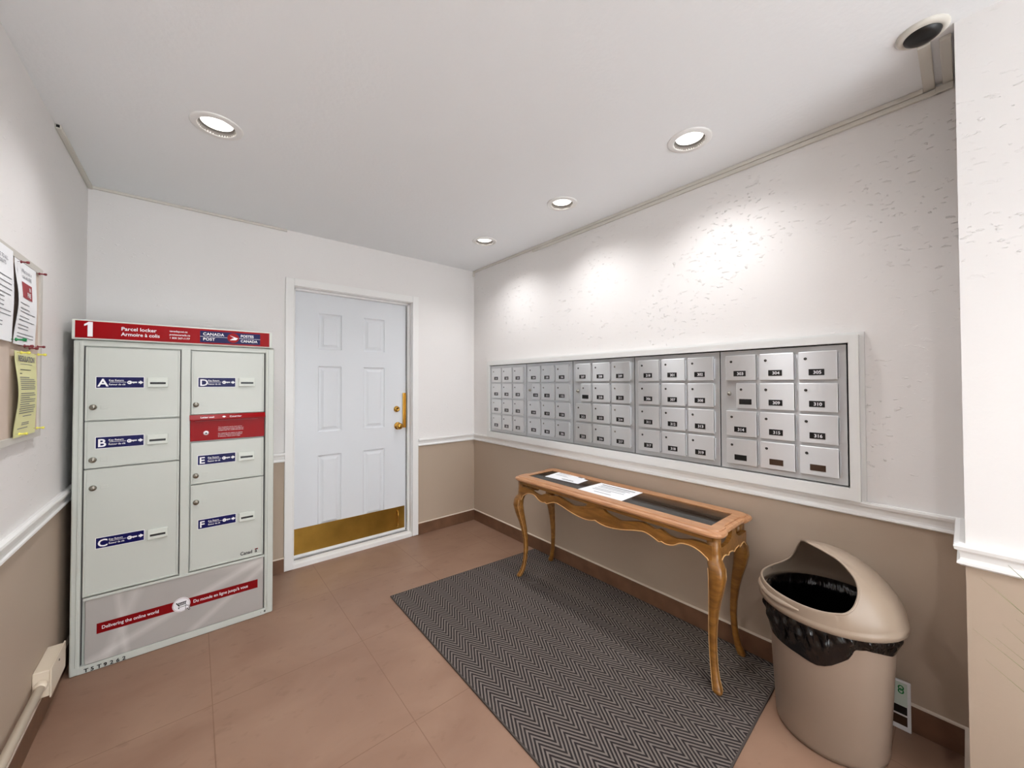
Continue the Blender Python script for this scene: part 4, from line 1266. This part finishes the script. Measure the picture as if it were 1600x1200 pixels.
pin(-0.972, 1.176, M_YELPIN, 'yellow push pin at the bottom right corner of the yellow notice', 'push pins')
pin(-1.150, 1.172, M_YELPIN, 'yellow push pin at the bottom left corner of the yellow notice', 'push pins')

# ------------------------------------------------------------------ cable raceways
def race(name, boxes, label, loc, m_=M_RACE, extra=None):
    mb = MB([m_, M_DARK])
    for b_ in boxes: mb.box(*b_, bev=0.0025)
    if extra: extra(mb)
    single(name, mb, label, 'cable raceway', loc)
race('cable_raceway', [(-0.018, -0.0005, -3.030, -0.020, 2.421, 2.4395), (-0.296, -0.0005, -3.060, -3.030, 2.4265, 2.4395), (-0.016, -0.0005, -0.020, -0.002, 2.385, 2.4395)],
     'upper almond cable raceway along the ceiling above the mailboxes', (-0.02, -1.6, 2.42))
race('cable_raceway', [(-0.014, -0.0005, -3.078, -0.860, 2.401, 2.4200), (-0.285, -0.0005, -3.104, -3.078, 2.4265, 2.4395), (-0.016, -0.0005, -3.104, -3.060, 2.401, 2.4265)],
     'lower almond cable raceway directly below another along the mailbox wall', (-0.02, -2.0, 2.41))
def ends(mb):
    mb.box(XL+0.004, XL+0.015, -0.6602, -0.6540, 2.4245, 2.4365, 1)
race('cable_raceway', [(XL+0.0005, XL+0.019, -0.660, -0.0005, 2.421, 2.4395), (XL+0.018, -1.615, -0.014, -0.0005, 2.424, 2.4395)],
     'white cable raceway running round the top of the left corner above the locker', (XL+0.01, -0.33, 2.43), M_RACE, ends)

# junction box and low conduit on the left wall
t = thing('junction_box', 'cream surface junction box low on the left wall in front of the locker', 'junction box', (XL, -0.88, 0.20))
jb = MB([M_RACEC, M_DARK])
jb.box(XL+0.0005, XL+0.045, -0.840, -0.640, 0.135, 0.235, bev=0.003)
part('box_body', jb, t)
jb = MB([M_RACEC, M_LOCK]); jb.box(XL+0.045, XL+0.050, -0.845, -0.635, 0.130, 0.240, bev=0.002)
jb.lathe([(0, .003), (.004, .002), (.005, 0)], 12, Matrix.Translation((XL+0.050, -0.74, 0.215)) @ Matrix.Rotation(pi/2, 4, 'Y'), 1)
part('cover_plate', jb, t)
mb = MB([M_RACEC])
mb.tube([(XL+0.024, -0.842, 0.185), (XL+0.024, -3.30, 0.175)], 0.0135, 16)
mb.lathe([(.018, 0), (.018, .02), (.0135, .024)], 16, Matrix.Translation((XL+0.024, -0.842, 0.185)) @ Matrix.Rotation(pi/2, 4, 'X'))
single('cable_conduit', mb, 'cream round conduit running along the left wall into the junction box', 'conduit', (XL+0.024, -2.0, 0.17))

# ------------------------------------------------------------------ dome camera on the ceiling
t = thing('dome_camera', 'small ceiling dome camera beside the raceways at the top right', 'security camera', (-0.357, -3.045, H))
T = Matrix.Translation((-0.357, -3.045, H)) @ Matrix.Scale(0.5, 4, (0, 0, 1))
mb = MB(M_RACE); mb.lathe([(.060, 0), (.060, -.012), (.054, -.022), (.046, -.026), (.043, -.024)], 36, T); part('housing', mb, t)
mb = MB(M_BLACK); mb.lathe([(.043, -.022), (.041, -.034), (.030, -.050), (.015, -.058), (0, -.060)], 36, T); part('dome', mb, t, 'black dome')

# ------------------------------------------------------------------ potted grass at the right edge
t = thing('potted_grass', 'tall ornamental grass with thin olive blades at the right edge of the picture', 'potted plant', (-0.80, -3.62, 0))
T = Matrix.Translation((-0.80, -3.62, 0))
mb = MB(M_POT); mb.lathe([(0, 0), (.12, 0), (.17, .33), (.175, .36), (.160, .36), (.155, .33), (0, .325)], 40, T); part('planter', mb, t)
mb = MB(M_SOIL); mb.lathe([(.156, .332), (.08, .338), (0, .34)], 30, T); part('soil', mb, t)
rg = random.Random(11)
tips = [(-0.80, -3.133, 0.904), (-0.80, -3.146, 0.895), (-0.80, -3.160, 0.818), (-0.80, -3.120, 0.789), (-0.80, -3.170, 0.945), (-0.80, -3.137, 0.731), (-0.79, -3.152, 0.780), (-0.81, -3.178, 0.84)]
for k in range(26):
    a = rg.uniform(0, 2*pi); r = rg.uniform(0.15, 0.42)
    tips.append((-0.80+r*cos(a), -3.62+min(r*sin(a), .40), rg.uniform(0.75, 1.2)))
for k, (x, y, z) in enumerate(tips):
    bx, by = -0.80+rg.uniform(-.05, .05), -3.62+rg.uniform(-.05, .05)
    path = []; rad = []
    for i in range(9):
        f = i/8
        hx_ = bx+(x-bx)*(f**1.15); hy_ = by+(y-by)*(f**1.15)
        path.append((hx_, hy_, 0.335+(z-0.335)*(f**0.95))); rad.append(0.0024*(1-f)**0.5+0.0004)
    mb = MB(M_LEAF); mb.tube(path, rad, 5, flat=0.4)
    part('blade', mb, t)
